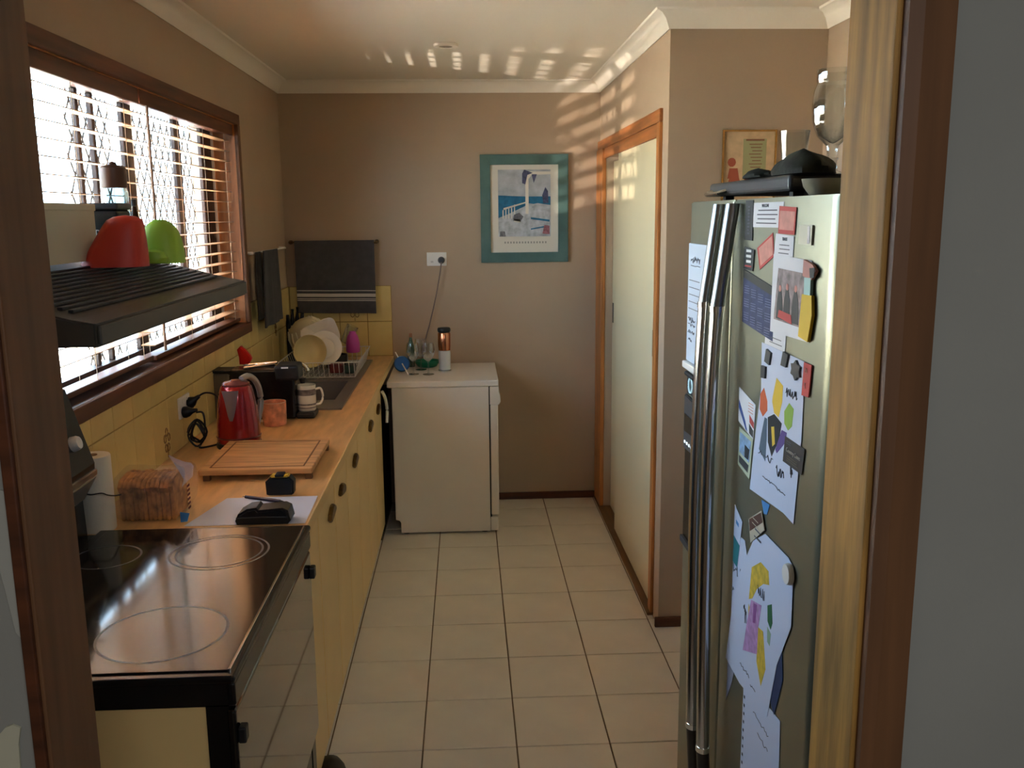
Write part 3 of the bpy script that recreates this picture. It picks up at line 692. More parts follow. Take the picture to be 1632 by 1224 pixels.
# dish rack
rk = T('dish_rack', 'white wire dish rack on the sink drainer', 'dish rack', (-.27, 2.1, .89))
WIRE = mat('white_wire', (206, 202, 196), .35)
def rack():
    x0, x1, y0, y1, za, zb = -.445, -.095, 1.83, 2.34, .892, .968
    fl_ = .022
    bm = bmesh.new()
    top = [(x0-fl_, y0-fl_, zb), (x1+fl_, y0-fl_, zb), (x1+fl_, y1+fl_, zb), (x0-fl_, y1+fl_, zb)]
    tube(bm, top, .003, 6, closed=True); tube(bm, [(x0, y0, za), (x1, y0, za), (x1, y1, za), (x0, y1, za)], .0025, 6, closed=True)
    O('frame', bm, WIRE, rk, smooth=True)
    n = 15
    w0 = O('wire', TU([(x0, y0-fl_, zb), (x0, y0, za), (x0, y1, za), (x0, y1+fl_, zb)], .0017, 5), WIRE, rk)
    for i in range(1, n): piece(w0, (w0.location.x+(x1-x0)*i/(n-1), w0.location.y, w0.location.z), rk)
    w1 = O('wire', TU([(x0-fl_, y0, zb), (x0, y0, za), (x1, y0, za), (x1+fl_, y0, zb)], .0017, 5), WIRE, rk)
    for i in range(1, 12): piece(w1, (w1.location.x, w1.location.y+(y1-y0)*i/11, w1.location.z), rk)
rack()
def plate(label, c, r, m, tx, rz, prof=None, name='plate', cat='plate', seg=36):
    prof = prof or [(.0001, 0), (r*.6, 0), (r*.66, .006), (r, .018), (r*.995, .021), (r*.64, .010), (r*.58, .005), (.0001, .005)]
    rot = Matrix.Rotation(rz, 3, 'Z') @ Matrix.Rotation(tx, 3, 'X')
    o = O(name, lathe(bmesh.new(), prof, c, seg, tilt=rot), m, smooth=True)
    return tag(o, label, cat)
bowlp = lambda r, h: [(.0001, 0), (r*.45, 0), (r*.5, .006), (r*.8, h*.4), (r, h), (r*.97, h), (r*.76, h*.42), (r*.45, .010), (.0001, .008)]
plate('cream bowl standing on edge at the front of the dish rack', (-.335, 1.93, 1.005), .078, mat('cream_bowl', (198, 182, 132), .3), math.radians(78), math.radians(20), bowlp(.083, .05), 'bowl', 'bowl')
plate('pale cream plate leaning right of the cream bowl', (-.262, 1.98, 1.015), .088, CROCK, math.radians(74), math.radians(12))
# square white dish with a pointed corner
sq = T('square_dish', 'white square dish with its corner pointing up right', 'dish', (-.292, 2.13, .99))
bm = bmesh.new(); n = 24; R1 = []
for (f, dz) in ((.45, 0), (.5, .006), (.98, .038), (1.0, .042), (.96, .042), (.46, .010)):
    R1.append([bm.verts.new((f*.098*(abs(math.cos(2*PI*i/n))**.45)*(1 if math.cos(2*PI*i/n) > 0 else -1), f*.074*(abs(math.sin(2*PI*i/n))**.45)*(1 if math.sin(2*PI*i/n) > 0 else -1), dz)) for i in range(n)])
for k in range(5):
    for i in range(n): bm.faces.new((R1[k][i], R1[k][(i+1) % n], R1[k+1][(i+1) % n], R1[k+1][i]))
bm.faces.new(R1[0][::-1]); bm.faces.new(R1[-1]); bmesh.ops.recalc_face_normals(bm, faces=bm.faces)
bmesh.ops.rotate(bm, verts=bm.verts, cent=(0, 0, 0), matrix=Matrix.Rotation(math.radians(-22), 3, 'Y') @ Matrix.Rotation(math.radians(68), 3, 'X'))
bmesh.ops.translate(bm, verts=bm.verts, vec=(-.285, 2.085, 1.06))
O('body', bm, CROCK, sq, smooth=True)
# colander
cl = T('colander', 'cream slotted plastic colander upside down at the back of the rack', 'colander', (-.40, 2.25, .97))
rotc = Matrix.Rotation(math.radians(-30), 3, 'Y') @ Matrix.Rotation(math.radians(20), 3, 'X')
cc = Vector((-.378, 2.245, 1.035))
O('bowl', lathe(bmesh.new(), [(.108, 0), (.106, .004), (.097, .05), (.072, .09), (.036, .108), (.0001, .112)], cc, 36, tilt=rotc, cap=False), COLAN, cl, smooth=True)
bm = bmesh.new()
for q in range(16):
    a = 2*PI*q/16
    pts = [rotc @ Vector((rr*math.cos(a), rr*math.sin(a), zz)) + cc for rr, zz in ((.107, .01), (.099, .052), (.074, .092))]
    tube(bm, pts, .0032, 5)
O('rib', bm, mat('colander_rib', (226, 218, 190), .4), cl, kind='stuff')
O('rim', TU([rotc @ Vector((.110*math.cos(2*PI*i/36), .110*math.sin(2*PI*i/36), 0)) + cc for i in range(36)], .004, 6, closed=True), COLAN, cl, smooth=True)
# drinks bottle / cups in rack
o = O('drink_bottle', LA([(.0001, 0), (.034, 0), (.037, .01), (.036, .05), (.028, .085), (.018, .10), (.016, .11), (.0001, .112)], (-.135, 2.12, .973), 24), mat('magenta_plastic', (176, 60, 140), .35), smooth=True); tag(o, 'magenta plastic cup upside down at the right end of the rack', 'cup')
o = O('drinking_glass', LA(shell([(.026, 0), (.028, .004), (.032, .10)], .002, .006), (-.185, 2.2, 1.01), 24, tilt=Matrix.Rotation(math.radians(25), 3, 'Y')), GLASS, smooth=True); tag(o, 'clear glass tilted at the back of the dish rack', 'glass')
o = O('storage_tub', B(-.23, -.165, 1.9, 1.99, .898, .945, bev=.008, seg=3), mat('dark_red_plastic', (96, 34, 32), .4)); tag(o, 'dark red tub seen through the rack wires', 'tub')
o = O('storage_tub', B(-.155, -.105, 1.88, 1.97, .898, .940, bev=.008, seg=3), mat('dark_green_plastic', (34, 60, 50), .4)); tag(o, 'dark green tub at the right corner of the rack', 'tub')
o = O('saucepan', LA(shell([(.05, 0), (.054, .005), (.056, .07)], .002, .005), (-.215, 2.07, .9), 28), mat('dark_pan', (52, 50, 48), .3, .6), smooth=True); tag(o, 'small dark saucepan in the middle of the rack', 'saucepan')

# cutting board
cb = T('chopping_board', 'wooden chopping board with juice groove and feet', 'chopping board', (-.19, .27, ZB))
O('board', B(-.362, -.018, .075, .455, ZB+.018, ZB+.036, bev=.003), BOARD, cb)
bm = bmesh.new(); zg = ZB+.0362
for (a, b, c, d_) in ((-.335, -.045, .102, .107), (-.335, -.045, .423, .428), (-.335, -.330, .102, .428), (-.050, -.045, .102, .428)): box(bm, a, b, c, d_, zg-.0005, zg+.0004)
O('juice_groove', bm, BOARDD, cb)
for (x, y) in ((-.35, .08), (-.04, .08), (-.35, .42), (-.04, .42)): O('foot', B(x, x+.02, y, y+.02, ZB, ZB+.0182), BOARDD, cb)
# tape measure
tm = T('tape_measure', 'black and yellow tape measure in front of the chopping board', 'tape measure', (-.085, -.06, ZB))
O('case', PR([(-.124, .002+ZB), (-.118, ZB), (-.052, ZB), (-.046, .004+ZB), (-.044, ZB+.04), (-.056, ZB+.054), (-.112, ZB+.054), (-.126, ZB+.040)], 1, -.085, -.043, bev=.006), BLACKP, tm, smooth=True)
O('top_band', PR([(-.117, ZB+.050), (-.055, ZB+.050), (-.062, ZB+.0585), (-.108, ZB+.0585)], 1, -.080, -.048, bev=.003), mat('tape_yellow', (214, 172, 50), .4), tm)
O('lock_button', B(-.098, -.072, -.084, -.046, ZB+.054, ZB+.062, bev=.003), BLACKP, tm)
# paper, pen, pouch
pp = O('paper_sheet', PR([(-.284, -.335), (.030, -.335), (.026, -.098), (-.232, -.100)], 2, ZB, ZB+.0008), PAPERB); tag(pp, 'white sheet of paper lying at the near end of the benchtop', 'paper')
pn = T('ballpoint_pen', 'dark ballpoint pen lying on the white paper', 'pen', (-.13, -.15, ZB+.001))
pz = ZB+.0062
O('barrel', TU([(-.178, -.108, pz), (-.10, -.144, pz), (-.070, -.158, pz)], [.0045, .0052, .0048], 10), mat('aubergine_plastic', (44, 28, 48), .3), pn, smooth=True)
O('tip', TU([(-.070, -.158, pz), (-.056, -.1645, pz)], [.0045, .001], 10), BLACKP, pn, smooth=True); O('button', TU([(-.178, -.108, pz), (-.186, -.1043, pz)], .0022, 8), CHROME, pn)
wl_ = T('pouch', 'small black zipped pouch on the paper beside the stove', 'pouch', (-.07, -.31, ZB+.001))
O('body', PR([(-.146, ZB+.001), (-.014, ZB+.001), (-.006, ZB+.010), (-.012, ZB+.038), (-.026, ZB+.045), (-.088, ZB+.040), (-.094, ZB+.047), (-.118, ZB+.044), (-.142, ZB+.030), (-.150, ZB+.012)], 1, -.345, -.275, bev=.006), BLACKP, wl_, smooth=True)
O('zip', TU([(-.145, -.347, ZB+.022), (-.08, -.348, ZB+.024), (-.012, -.347, ZB+.022)], .002, 5), DARKGR, wl_)
# bread loaf in bag
br = T('bread_loaf', 'sliced bread loaf in a clear plastic bag by the paper towel', 'bread', (-.40, -.22, ZB))
n = 12; x0, x1 = -.462, -.318
for i in range(n):
    a = x0+(x1-x0)*i/n; b_ = x0+(x1-x0)*(i+1)/n-.0012; dy = .002*math.sin(i*2.3); dzv = .002*math.cos(i*1.7)
    pr = [(-.285+dy, ZB+.002), (-.175+dy, ZB+.002), (-.172+dy, ZB+.08), (-.160+dy, ZB+.095+dzv), (-.18+dy, ZB+.113+dzv), (-.23+dy, ZB+.118+dzv), (-.28+dy, ZB+.112+dzv), (-.298+dy, ZB+.095+dzv), (-.288+dy, ZB+.078)]
    O('slice', PR(pr, 0, a, b_, bev=.002), CRUST, br)
def bag():
    bm = bmesh.new(); secs = []
    xs = [-.478, -.47, -.42, -.37, -.325, -.305, -.292, -.284]; sc = [.55, 1.0, 1.03, 1.0, 1.02, .98, .8, .55]; rz = [.0, .0, .002, .0, .006, .016, .030, .045]
    m = 22
    for x, s, r in zip(xs, sc, rz):
        ring_ = []
        for i in range(m):
            a = 2*PI*i/m; ca, sa = math.cos(a), math.sin(a)
            y = -.229+.075*s*(abs(ca)**.5)*(1 if ca > 0 else -1); z = ZB+.065+r*.6+(.063*s+.004*math.sin(5*a+x*90))*(abs(sa)**.5)*(1 if sa > 0 else -1)
            ring_.append(bm.verts.new((x, y, max(z, ZB+.0008))))
        secs.append(ring_)
    for k in range(len(secs)-1):
        for i in range(m): bm.faces.new((secs[k][i], secs[k][(i+1) % m], secs[k+1][(i+1) % m], secs[k+1][i]))
    bm.faces.new(secs[0]); bm.faces.new(secs[-1]); bmesh.ops.recalc_face_normals(bm, faces=bm.faces)
    O('bag', bm, BAG, br, smooth=True)
    bm = bmesh.new(); P = []
    for i in range(12):
        a = PI*i/11; P.append((-.292+.018*math.sin(a*3)-.03*math.sin(a), -.29+.09*(i/11), ZB+.105+.06*math.sin(a)+.006*math.sin(a*5)))
    base = [(-.295, -.295+.1*(i/11), ZB+.095) for i in range(12)]
    A = [bm.verts.new(p) for p in P]; Bq = [bm.verts.new(p) for p in base]
    for i in range(11): bm.faces.new((A[i], A[i+1], Bq[i+1], Bq[i]))
    bmesh.ops.solidify(bm, geom=bm.faces, thickness=.0008)
    O('bag_neck', bm, mat('bag_film_dense', (226, 214, 226), .3, alpha=.5), br, smooth=True)
    O('bag_print', PR([(-.300, ZB+.002), (-.283, ZB+.004), (-.276, ZB+.026), (-.30, ZB+.03)], 1, -.309, -.306), SKYB, br, label='blue print on the bag')
    bm = bmesh.new()
    for q in range(6): box(bm, -.2845, -.2835, -.285+q*.0, -.265, ZB+.03+q*.012, ZB+.036+q*.012)
    O('bag_stripe', bm, mat('bag_dark_red', (110, 40, 40), .6), br)
bag()
# paper towel roll
pt = T('paper_towel_roll', 'white paper towel roll standing behind the stove', 'paper towel', (-.502, -.335, ZB))
O('roll', LA([(.012, 0), (.042, 0), (.043, .003), (.043, .195), (.042, .198), (.012, .198), (.012, 0)], (-.500, -.338, ZB), 32, cap=False), mat('kitchen_paper', (226, 220, 204), .9, bump=.5, bs=120), pt, smooth=True)
O('core', LA([(.0001, 0), (.0118, 0), (.0118, .2), (.0001, .2)], (-.500, -.338, ZB), 16), mat('cardboard', (150, 118, 80), .9), pt)
wj = T('small_jar', 'tiny white jar against the tiles behind the bread', 'jar', (-.515, .0, ZB))
O('body', LA([(.0001, 0), (.016, 0), (.018, .01), (.018, .045), (.0001, .045)], (-.515, -.02, ZB), 20), mat('jar_white', (210, 204, 180), .4), wj, smooth=True); O('lid', LA([(.0001, 0), (.019, 0), (.019, .014), (.0001, .014)], (-.515, -.02, ZB+.0455), 20), WHITEP, wj, smooth=True)
cd = O('stove_cord', TU(smooth_pts([(-.508, -.395, .995), (-.49, -.392, .99), (-.465, -.389, .992), (-.452, -.383, .985), (-.452, -.340, .97), (-.452, -.30, .96)], 5), .0016, 6), BLACKP, smooth=True); tag(cd, 'thin dark wire looped round the paper towel roll', 'cord')
# power point with plugs and coiled cords
po = T('power_outlet', 'white double power outlet on the yellow tiles behind the kettle', 'outlet', (XL+.009, .545, .985))
O('plate', B(XL+.009, XL+.017, .485, .605, .985, 1.060, bev=.003), WHITEP, po)
for y in (.52, .57): O('switch', B(XL+.017, XL+.020, y-.006, y+.006, 1.038, 1.052, bev=.001), WHITEP, po)
for q, (y, z, lab) in enumerate(((.515, 1.005, 'lower black plug in the tiled wall outlet'), (.578, 1.022, 'upper black plug in the tiled wall outlet'))):
    pg = T('plug', lab, 'plug', (XL+.017, y, z))
    O('body', lathe(bmesh.new(), [(.0001, 0), (.019, 0), (.021, .008), (.018, .02), (.009, .034), (.006, .05), (.0001, .052)], (XL+.0175, y, z), 16, tilt=Matrix.Rotation(math.radians(80 - 25*q), 3, 'Y')), BLACKP, pg, smooth=True)
def cordpts(y, z, seed, n=4):
    R = random.Random(seed); P = [(XL+.062, y, z+(.0 if seed == 1 else .025)), (XL+.085, y+.004, z-.005)]
    for k in range(n*4):
        a = k*PI/2; P.append((-.482+.026*math.cos(a)+R.uniform(-.008, .008), .50+.04*R.uniform(-.5, .5), .935+.035*math.sin(a)+R.uniform(-.012, .012)))
    P += [(-.47, .47, .89), (-.44, .50, .8865), (-.42, .53, .8865)]
    return smooth_pts(P, 5)
O('power_cord', TU(cordpts(.515, 1.005, 1), .0035, 6), BLACKP, kt, smooth=True)
O('power_cord', TU(smooth_pts([(XL+.055, .578, 1.05), (XL+.08, .59, 1.06), (-.44, .62, 1.04), (-.42, .70, .96), (-.43, .85, .888), (-.45, .93, .886)], 6), .0035, 6), BLACKP, cm, smooth=True)

# ------------------------------------------------------------ towels
def cloth(x0, x1, z0, z1, y, amp, axis=1, nx=28, nz=20, thick=.005, seed=0, mats=None, bands=None, sag=0.0, taper=0.0):
    bm = bmesh.new(); g = []
    for j in range(nz+1):
        row = []
        tz = j/nz; z = z1+(z0-z1)*tz
        for i in range(nx+1):
            t = i/nx; w = 1-taper*(1-tz); x = (x0+x1)/2+(x1-x0)*(t-.5)*w
            off = amp*(.3+tz)*(math.sin(t*9+seed)+.5*math.sin(t*21+seed*2)+.25*math.sin(t*37))
            zz = z-sag*t*tz
            row.append(bm.verts.new((x, y+off, zz) if axis == 1 else (y+off, x, zz)))
        g.append(row)
    for j in range(nz):
        for i in range(nx):
            f = bm.faces.new((g[j][i], g[j][i+1], g[j+1][i+1], g[j+1][i]))
            if bands:
                for (a, b, mi) in bands:
                    if a <= (j+.5)/nz < b: f.material_index = mi
    bmesh.ops.recalc_face_normals(bm, faces=bm.faces)
    bmesh.ops.solidify(bm, geom=bm.faces, thickness=thick)
    return bm
ra = T('towel_rail', 'thin dark towel rail on the back wall holding the striped towel', 'towel rail', (-.28, YB-.03, 1.52))
O('bar', TU([(-.52, YB-.045, 1.535), (-.03, YB-.045, 1.527)], .005, 8), BRASS, ra, smooth=True)
for x in (-.515, -.035):
    O('bracket', LA([(.0001, 0), (.012, 0), (.012, .03), (.006, .045), (.0001, .045)], (x, YB, 1.533), 14, tilt=Matrix.Rotation(math.radians(90), 3, 'X')), BRASS, ra, smooth=True)
tw = T('striped_towel', 'charcoal tea towel with pale stripes hanging on the back wall', 'towel', (-.28, YB-.05, 1.14))
bd = [(.68, .692, 1), (.725, .77, 1), (.80, .811, 1), (.822, .832, 1)]
bm = cloth(-.488, -.048, 1.140, 1.542, YB-.060, .003, nz=88, thick=-.006, seed=1, bands=bd, sag=.008)
O('front_fall', bm, [TOWEL, TSTR], tw, smooth=True)
O('back_fall', cloth(-.484, -.05, 1.20, 1.542, YB-.028, .0015, thick=-.004, seed=2), TOWEL, tw, smooth=True)
rb_ = T('towel_rail', 'pale towel rail on the left wall beyond the window', 'towel rail', (XL+.05, 2.0, 1.51))
O('bar', TU([(XL+.032, 1.64, 1.51), (XL+.032, 2.42, 1.508)], .005, 8), WHITEP, rb_, smooth=True)
for y in (1.65, 2.41): O('bracket', TU([(XL, y, 1.51), (XL+.032, y, 1.51)], .007, 8), WHITEP, rb_, smooth=True)
t1 = O('hand_towel', cloth(1.745, 2.17, 1.15, 1.515, XL+.046, .005, axis=0, thick=.006, seed=3, taper=.25), TOWEL, smooth=True); tag(t1, 'slate grey hand towel on the left wall rail', 'towel')
t2 = O('hand_towel', cloth(1.645, 1.735, 1.20, 1.515, XL+.044, .003, axis=0, thick=.005, seed=5), TOWELB, smooth=True); tag(t2, 'black-brown hand towel between the window and the grey towel', 'towel')

# ------------------------------------------------------------ back wall: outlet, picture
po = T('power_outlet', 'white double power outlet on the bare back wall', 'outlet', (.30, YB, 1.39))
O('plate', B(.243, .355, YB-.008, YB, 1.392, 1.468, bev=.003), WHITEP, po)
for x in (.272, .326): O('switch', B(x-.006, x+.006, YB-.011, YB-.008, 1.446, 1.459, bev=.001), WHITEP, po)
bm = bmesh.new()
for x in (.268, .276): box(bm, x-.001, x+.001, YB-.0085, YB-.0078, 1.41, 1.42)
O('socket_slot', bm, BLACKP, po)
pg = T('plug', 'grey plug with the long dishwasher cord on the back wall', 'plug', (.325, YB-.01, 1.40))
O('body', LA([(.0001, 0), (.019, 0), (.020, .012), (.013, .032), (.0001, .034)], (.325, YB-.0085, 1.424), 18, tilt=Matrix.Rotation(math.radians(90), 3, 'X')), DARKGR, pg, smooth=True)
O('power_cord', TU(smooth_pts([(.325, YB-.040, 1.415), (.318, YB-.045, 1.36), (.29, YB-.035, 1.22), (.255, YB-.022, 1.08), (.225, YB-.014, .98), (.205, YB-.008, .88), (.20, YB-.006, .80)]), .0038, 8), mat('grey_cord', (120, 104, 98), .5), pg, smooth=True)
# seaside print
pf = T('framed_print', 'seaside terrace print in a wide teal frame on the back wall', 'picture', (.80, YB-.01, 1.405))
def frame(x0, x1, z0, z1, w, y0, y1, m, parent, tilt=0):
    for (pts) in ([(x0, z0), (x1, z0), (x1-w, z0+w), (x0+w, z0+w)], [(x0, z1), (x0+w, z1-w), (x1-w, z1-w), (x1, z1)], [(x0, z0), (x0+w, z0+w), (x0+w, z1-w), (x0, z1)], [(x1, z0), (x1, z1), (x1-w, z1-w), (x1-w, z0+w)]):
        O('frame_side', PR(pts, 1, y0, y1, bev=.003), m, parent)
frame(.552, 1.047, 1.407, 2.005, .056, YB-.026, YB-.002, FRAMET, pf)
def slab(y, pts, m, name='print_patch', parent=pf, th=.0006): return O(name, PR(pts, 1, y-th, y), m, parent)
MATW = mat('mount_white', (214, 208, 196), .8)
yy = YB-.008
slab(yy, [(.600, 1.455), (.998, 1.455), (.998, 1.955), (.600, 1.955)], MATW, 'mount')
PX0, PX1, PZ0, PZ1 = .652, .948, 1.552, 1.922
U = lambda a, b: (PX0+(PX1-PX0)*a, PZ0+(PZ1-PZ0)*b)
pl = yy-.0006
sky = mat('print_sky', (168, 172, 178), .8, var=.12, vs=14)
A = slab(pl, [U(0, 0), U(1, 0), U(1, 1), U(0, 1)], sky, 'print')
def ptch(l, pts, m): O('print_patch', PR([U(*p) for p in pts], 1, pl-.0012-.0002*l, pl-.0006), m, pf)
ptch(0, [(0, .28), (.52, .44), (.52, .60), (0, .62)], mat('print_sea', (34, 104, 138), .7, var=.12, vs=30))
ptch(0, [(.56, .50), (1, .46), (1, .60), (.56, .60)], MATS['print_sea'])
ptch(1, [(0, 0), (1, 0), (1, .47), (.75, .50), (.52, .46), (.30, .38), (0, .26)], mat('print_terrace', (176, 180, 186), .8, var=.14, vs=30))
ptch(2, [(.52, .34), (.58, .34), (.58, .86), (.64, .92), (1, .93), (1, .97), (.60, .97), (.52, .88)], MATW)
ptch(3, [(.46, .80), (.52, .78), (.56, .92), (.66, .95), (.50, 1.0), (.46, .94)], mat('print_leaf', (74, 76, 104), .8, var=.2, vs=60))
ptch(3, [(.68, .80), (.74, .93), (.64, .93)], MATS['print_leaf']); ptch(3, [(.86, .50), (.96, .50), (.95, .68), (.90, .74), (.84, .62)], MATS['print_leaf'])
for q in range(5): ptch(2, [(.08+.055*q, .27), (.10+.055*q, .27), (.10+.055*q, .40+.02*q), (.08+.055*q, .40+.02*q)], MATW)
ptch(2, [(.10, .40), (.52, .50), (.52, .52), (.10, .43)], MATW)
ptch(4, [(.28, .24), (.42, .22), (.48, .30), (.40, .36), (.30, .33)], mat('print_pot', (110, 108, 112), .8, var=.2, vs=80)); ptch(4, [(.30, .22), (.42, .21), (.42, .26), (.30, .27)], MATW)
ptch(4, [(.84, .04), (.98, .03), (.98, .16), (.88, .17)], mat('print_flower', (146, 96, 104), .8, var=.2, vs=80)); ptch(4, [(.02, 0), (.14, 0), (.12, .08), (.03, .08)], MATS['print_pot'])
ptch(3, [(.62, .26), (.98, .22), (.98, .25), (.62, .29)], MATS['print_sea']); ptch(3, [(.62, .10), (.92, .14), (.92, .16), (.62, .12)], MATS['print_sea'])
bm = bmesh.new()
for q in range(15): box(bm, .685+q*.0165, .693+q*.0165, yy-.0012, yy-.0006, 1.513, 1.524)
O('caption_line', bm, mat('caption_grey', (150, 146, 140), .8), pf)
# small gold-framed print on the return wall
gf = T('framed_print', 'small gold-framed cartoon-style verse print above the fridge', 'picture', (1.53, YO-.01, 1.70))
frame(1.432, 1.638, 1.700, 1.978, .007, YO-.016, YO-.002, GOLD, gf)
yg = YO-.006
def gs(pts, m, l=0): O('print_patch', PR(pts, 1, yg-.0008-.0003*l, yg), m, gf)
gs([(1.438, 1.706), (1.632, 1.706), (1.632, 1.972), (1.438, 1.972)], mat('print_cream', (212, 180, 140), .8, var=.06, vs=30))
gs([(1.512, 1.80), (1.600, 1.80), (1.600, 1.945), (1.512, 1.945)], mat('print_green', (170, 166, 120), .8), 1)
gs([(1.522, 1.938), (1.592, 1.938), (1.592, 1.944), (1.522, 1.944)], mat('print_brown', (140, 92, 66), .8), 2)
bm = bmesh.new()
for q in range(9): box(bm, 1.535+.006*(q % 3), 1.585-.005*(q % 2), yg-.0018, yg-.001, 1.924-q*.012, 1.927-q*.012)
O('text_line', bm, MATS['print_brown'], gf)
CR = mat('print_rust', (176, 92, 66), .8)
for pts in ([(1.47+.016*math.cos(a*PI/5), 1.86+.017*math.sin(a*PI/5)) for a in range(10)], [(1.455, 1.80), (1.50, 1.80), (1.493, 1.838), (1.462, 1.838)], [(1.45, 1.75), (1.52, 1.75), (1.50, 1.80), (1.462, 1.80)], [(1.52, 1.775), (1.548, 1.775), (1.55, 1.81), (1.52, 1.815)], [(1.556, 1.772), (1.598, 1.772), (1.595, 1.812), (1.558, 1.808)]): gs(pts, CR, 2)
# ceiling light vent
cv = T('ceiling_vent', 'small round flush fitting on the ceiling', 'ceiling vent', (.395, 1.48, ZC-.012))
O('ring', LA([(.05, .012), (.055, .008), (.052, 0), (.03, -.001), (.03, .004), (.05, .012)], (.395, 1.48, ZC-.0125), 28, cap=False), CORN, cv, smooth=True)
O('disc', LA([(.0001, 0), (.03, 0), (.03, .006), (.0001, .006)], (.395, 1.48, ZC-.0115), 24), mat('vent_grey', (150, 140, 124), .6), cv)

# ------------------------------------------------------------ things on the dishwasher
ZD = .8325
def wine(label, x, y, s=1.0):
    p = [(.0001, 0), (.031, 0), (.031, .0015), (.010, .004), (.004, .010), (.0033, .06), (.005, .070), (.022, .086), (.0335, .108), (.036, .130), (.033, .158), (.030, .170),
         (.0288, .170), (.0318, .158), (.0346, .130), (.032, .109), (.020, .088), (.003, .074), (.0001, .073)]
    o = O('wine_glass', LA([(r*s, z*s) for r, z in p], (x, y, ZD), 28), GLASS, smooth=True)
    return tag(o, label, 'wine glass', 'stemmed glasses on the dishwasher')
g0 = wine('stemmed glass standing behind the blue disc on the dishwasher', .170, 2.215)
for (x, y, lab) in ((.252, 2.20, 'stemmed glass at front centre of the dishwasher top'), (.205, 2.36, 'stemmed glass at the back behind the other two')):
    dup(g0, (x, y, ZD), lab)
bd_ = T('blue_cup', 'round blue plastic lid on its side with two white straws', 'cup lid', (.10, 2.29, ZD))
rotb = Matrix.Rotation(math.radians(72), 3, 'X')
O('disc', lathe(bmesh.new(), [(.0001, 0), (.040, 0), (.043, .006), (.043, .018), (.038, .026), (.0001, .028)], (.105, 2.30, ZD+.0425), 30, tilt=rotb), mat('blue_plastic', (16, 96, 168), .35), bd_, smooth=True)
bm = bmesh.new(); tube(bm, [(.070, 2.30, ZD+.11), (.100, 2.285, ZD+.055)], .0035, 8); tube(bm, [(.108, 2.268, ZD+.050), (.145, 2.19, ZD+.004)], .0035, 8)
O('straw', bm, WHITEP, bd_, smooth=True)
gb = O('green_bowl', LA([(.0001, 0), (.04, 0), (.055, .006), (.068, .028), (.069, .038), (.066, .038), (.05, .012), (.0001, .008)], (.235, 2.45, ZD), 30), mat('green_plastic', (24, 120, 84), .35), smooth=True); tag(gb, 'green plastic bowl at the back of the dishwasher top', 'bowl')
ob = bottle('glass_bottle', 'slim green glass bottle behind the stemmed glasses', .145, 2.47, ZD, .020, .19, mat('green_glass', (110, 160, 130), .05, trans=.8), mat('cork', (168, 120, 86), .7))
sh = T('water_bottle', 'copper and frosted bottle with black cap right of the glasses', 'bottle', (.335, 2.30, ZD))
c = (.338, 2.30, ZD)
O('base', LA([(.0001, 0), (.036, 0), (.036, .006), (.030, .010), (.0001, .010)], c, 28), CHROME, sh, smooth=True)
O('body', LA([(.0001, .0105), (.032, .0105), (.033, .10), (.031, .115), (.0001, .116)], c, 28), mat('frosted_body', (206, 210, 216), .3, .2), sh, smooth=True)
O('sleeve', LA([(.0001, .1165), (.032, .1165), (.034, .14), (.035, .208), (.032, .214), (.0001, .215)], c, 28), COPPER, sh, smooth=True)
O('cap', LA([(.0001, .2155), (.032, .2155), (.036, .222), (.036, .234), (.032, .240), (.0001, .240)], c, 28), BLACKP, sh, smooth=True)

# ------------------------------------------------------------ fridge
fr = T('refrigerator', 'stainless side-by-side refrigerator covered in magnets and papers', 'refrigerator', (1.38, -.88, 0))
FX, FY0, FYM, FY1, FZ = 1.010, -1.335, -.800, -.430, 1.700
O('cabinet', B(1.075, 1.74, FY0+.004, FY1-.004, .03, 1.69, bev=.006), FRSIDE, fr)
O('plinth', B(1.085, 1.70, FY0+.03, FY1-.03, 0, .03), BLACKP, fr)
def doorprof(y0, y1, rn, rf):
    P = []
    for k in range(9):
        a = PI/2*k/8; P.append((FX+rn-rn*math.sin(a), y0+rn-rn*math.cos(a)))   # near corner
    for k in range(9):
        a = PI/2*k/8; P.append((FX+rf-rf*math.cos(a), y1-rf+rf*math.sin(a)))
    P += [(1.070, y1), (1.070, y0)]
    return P
dn = O('door', PR(doorprof(FY0, FYM-.003, .034, .006), 2, .05, FZ, bev=.003), FRIDGE, fr, smooth=True)
dfz = O('door', PR(doorprof(FYM+.003, FY1, .006, .02), 2, .05, FZ, bev=.003), FRIDGE, fr, smooth=True)
def handle(y0, y1, parent):
    yc = (y0+y1)/2
    def bar(name, P, ry, rx, m):
        P = smooth_pts(P, 5); bm = bmesh.new(); rings = []; n = 16
        for p in P: rings.append([bm.verts.new((p.x+rx*math.cos(2*PI*i/n), p.y+ry*math.sin(2*PI*i/n), p.z)) for i in range(n)])
        for k in range(len(rings)-1):
            for i in range(n): bm.faces.new((rings[k][i], rings[k][(i+1) % n], rings[k+1][(i+1) % n], rings[k+1][i]))
        bm.faces.new(rings[0]); bm.faces.new(rings[-1]); bmesh.ops.recalc_face_normals(bm, faces=bm.faces)
        O(name, bm, m, parent, smooth=True)
    bar('handle', [(.968, yc, .52), (.963, yc, .8), (.961, yc, 1.05), (.963, yc, 1.3), (.969, yc, 1.48)], .017, .014, HANDLE)
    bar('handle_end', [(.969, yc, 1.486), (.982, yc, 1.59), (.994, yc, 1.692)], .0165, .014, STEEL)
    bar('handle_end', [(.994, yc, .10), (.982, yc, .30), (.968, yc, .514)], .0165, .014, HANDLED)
    bar('handle_ring', [(.969, yc, 1.478), (.969, yc, 1.490)], .0182, .0155, CHROME)
    bar('handle_ring', [(.968, yc, .508), (.968, yc, .520)], .0182, .0155, CHROME)
handle(-.768, -.732, dfz); handle(-.862, -.826, dn)
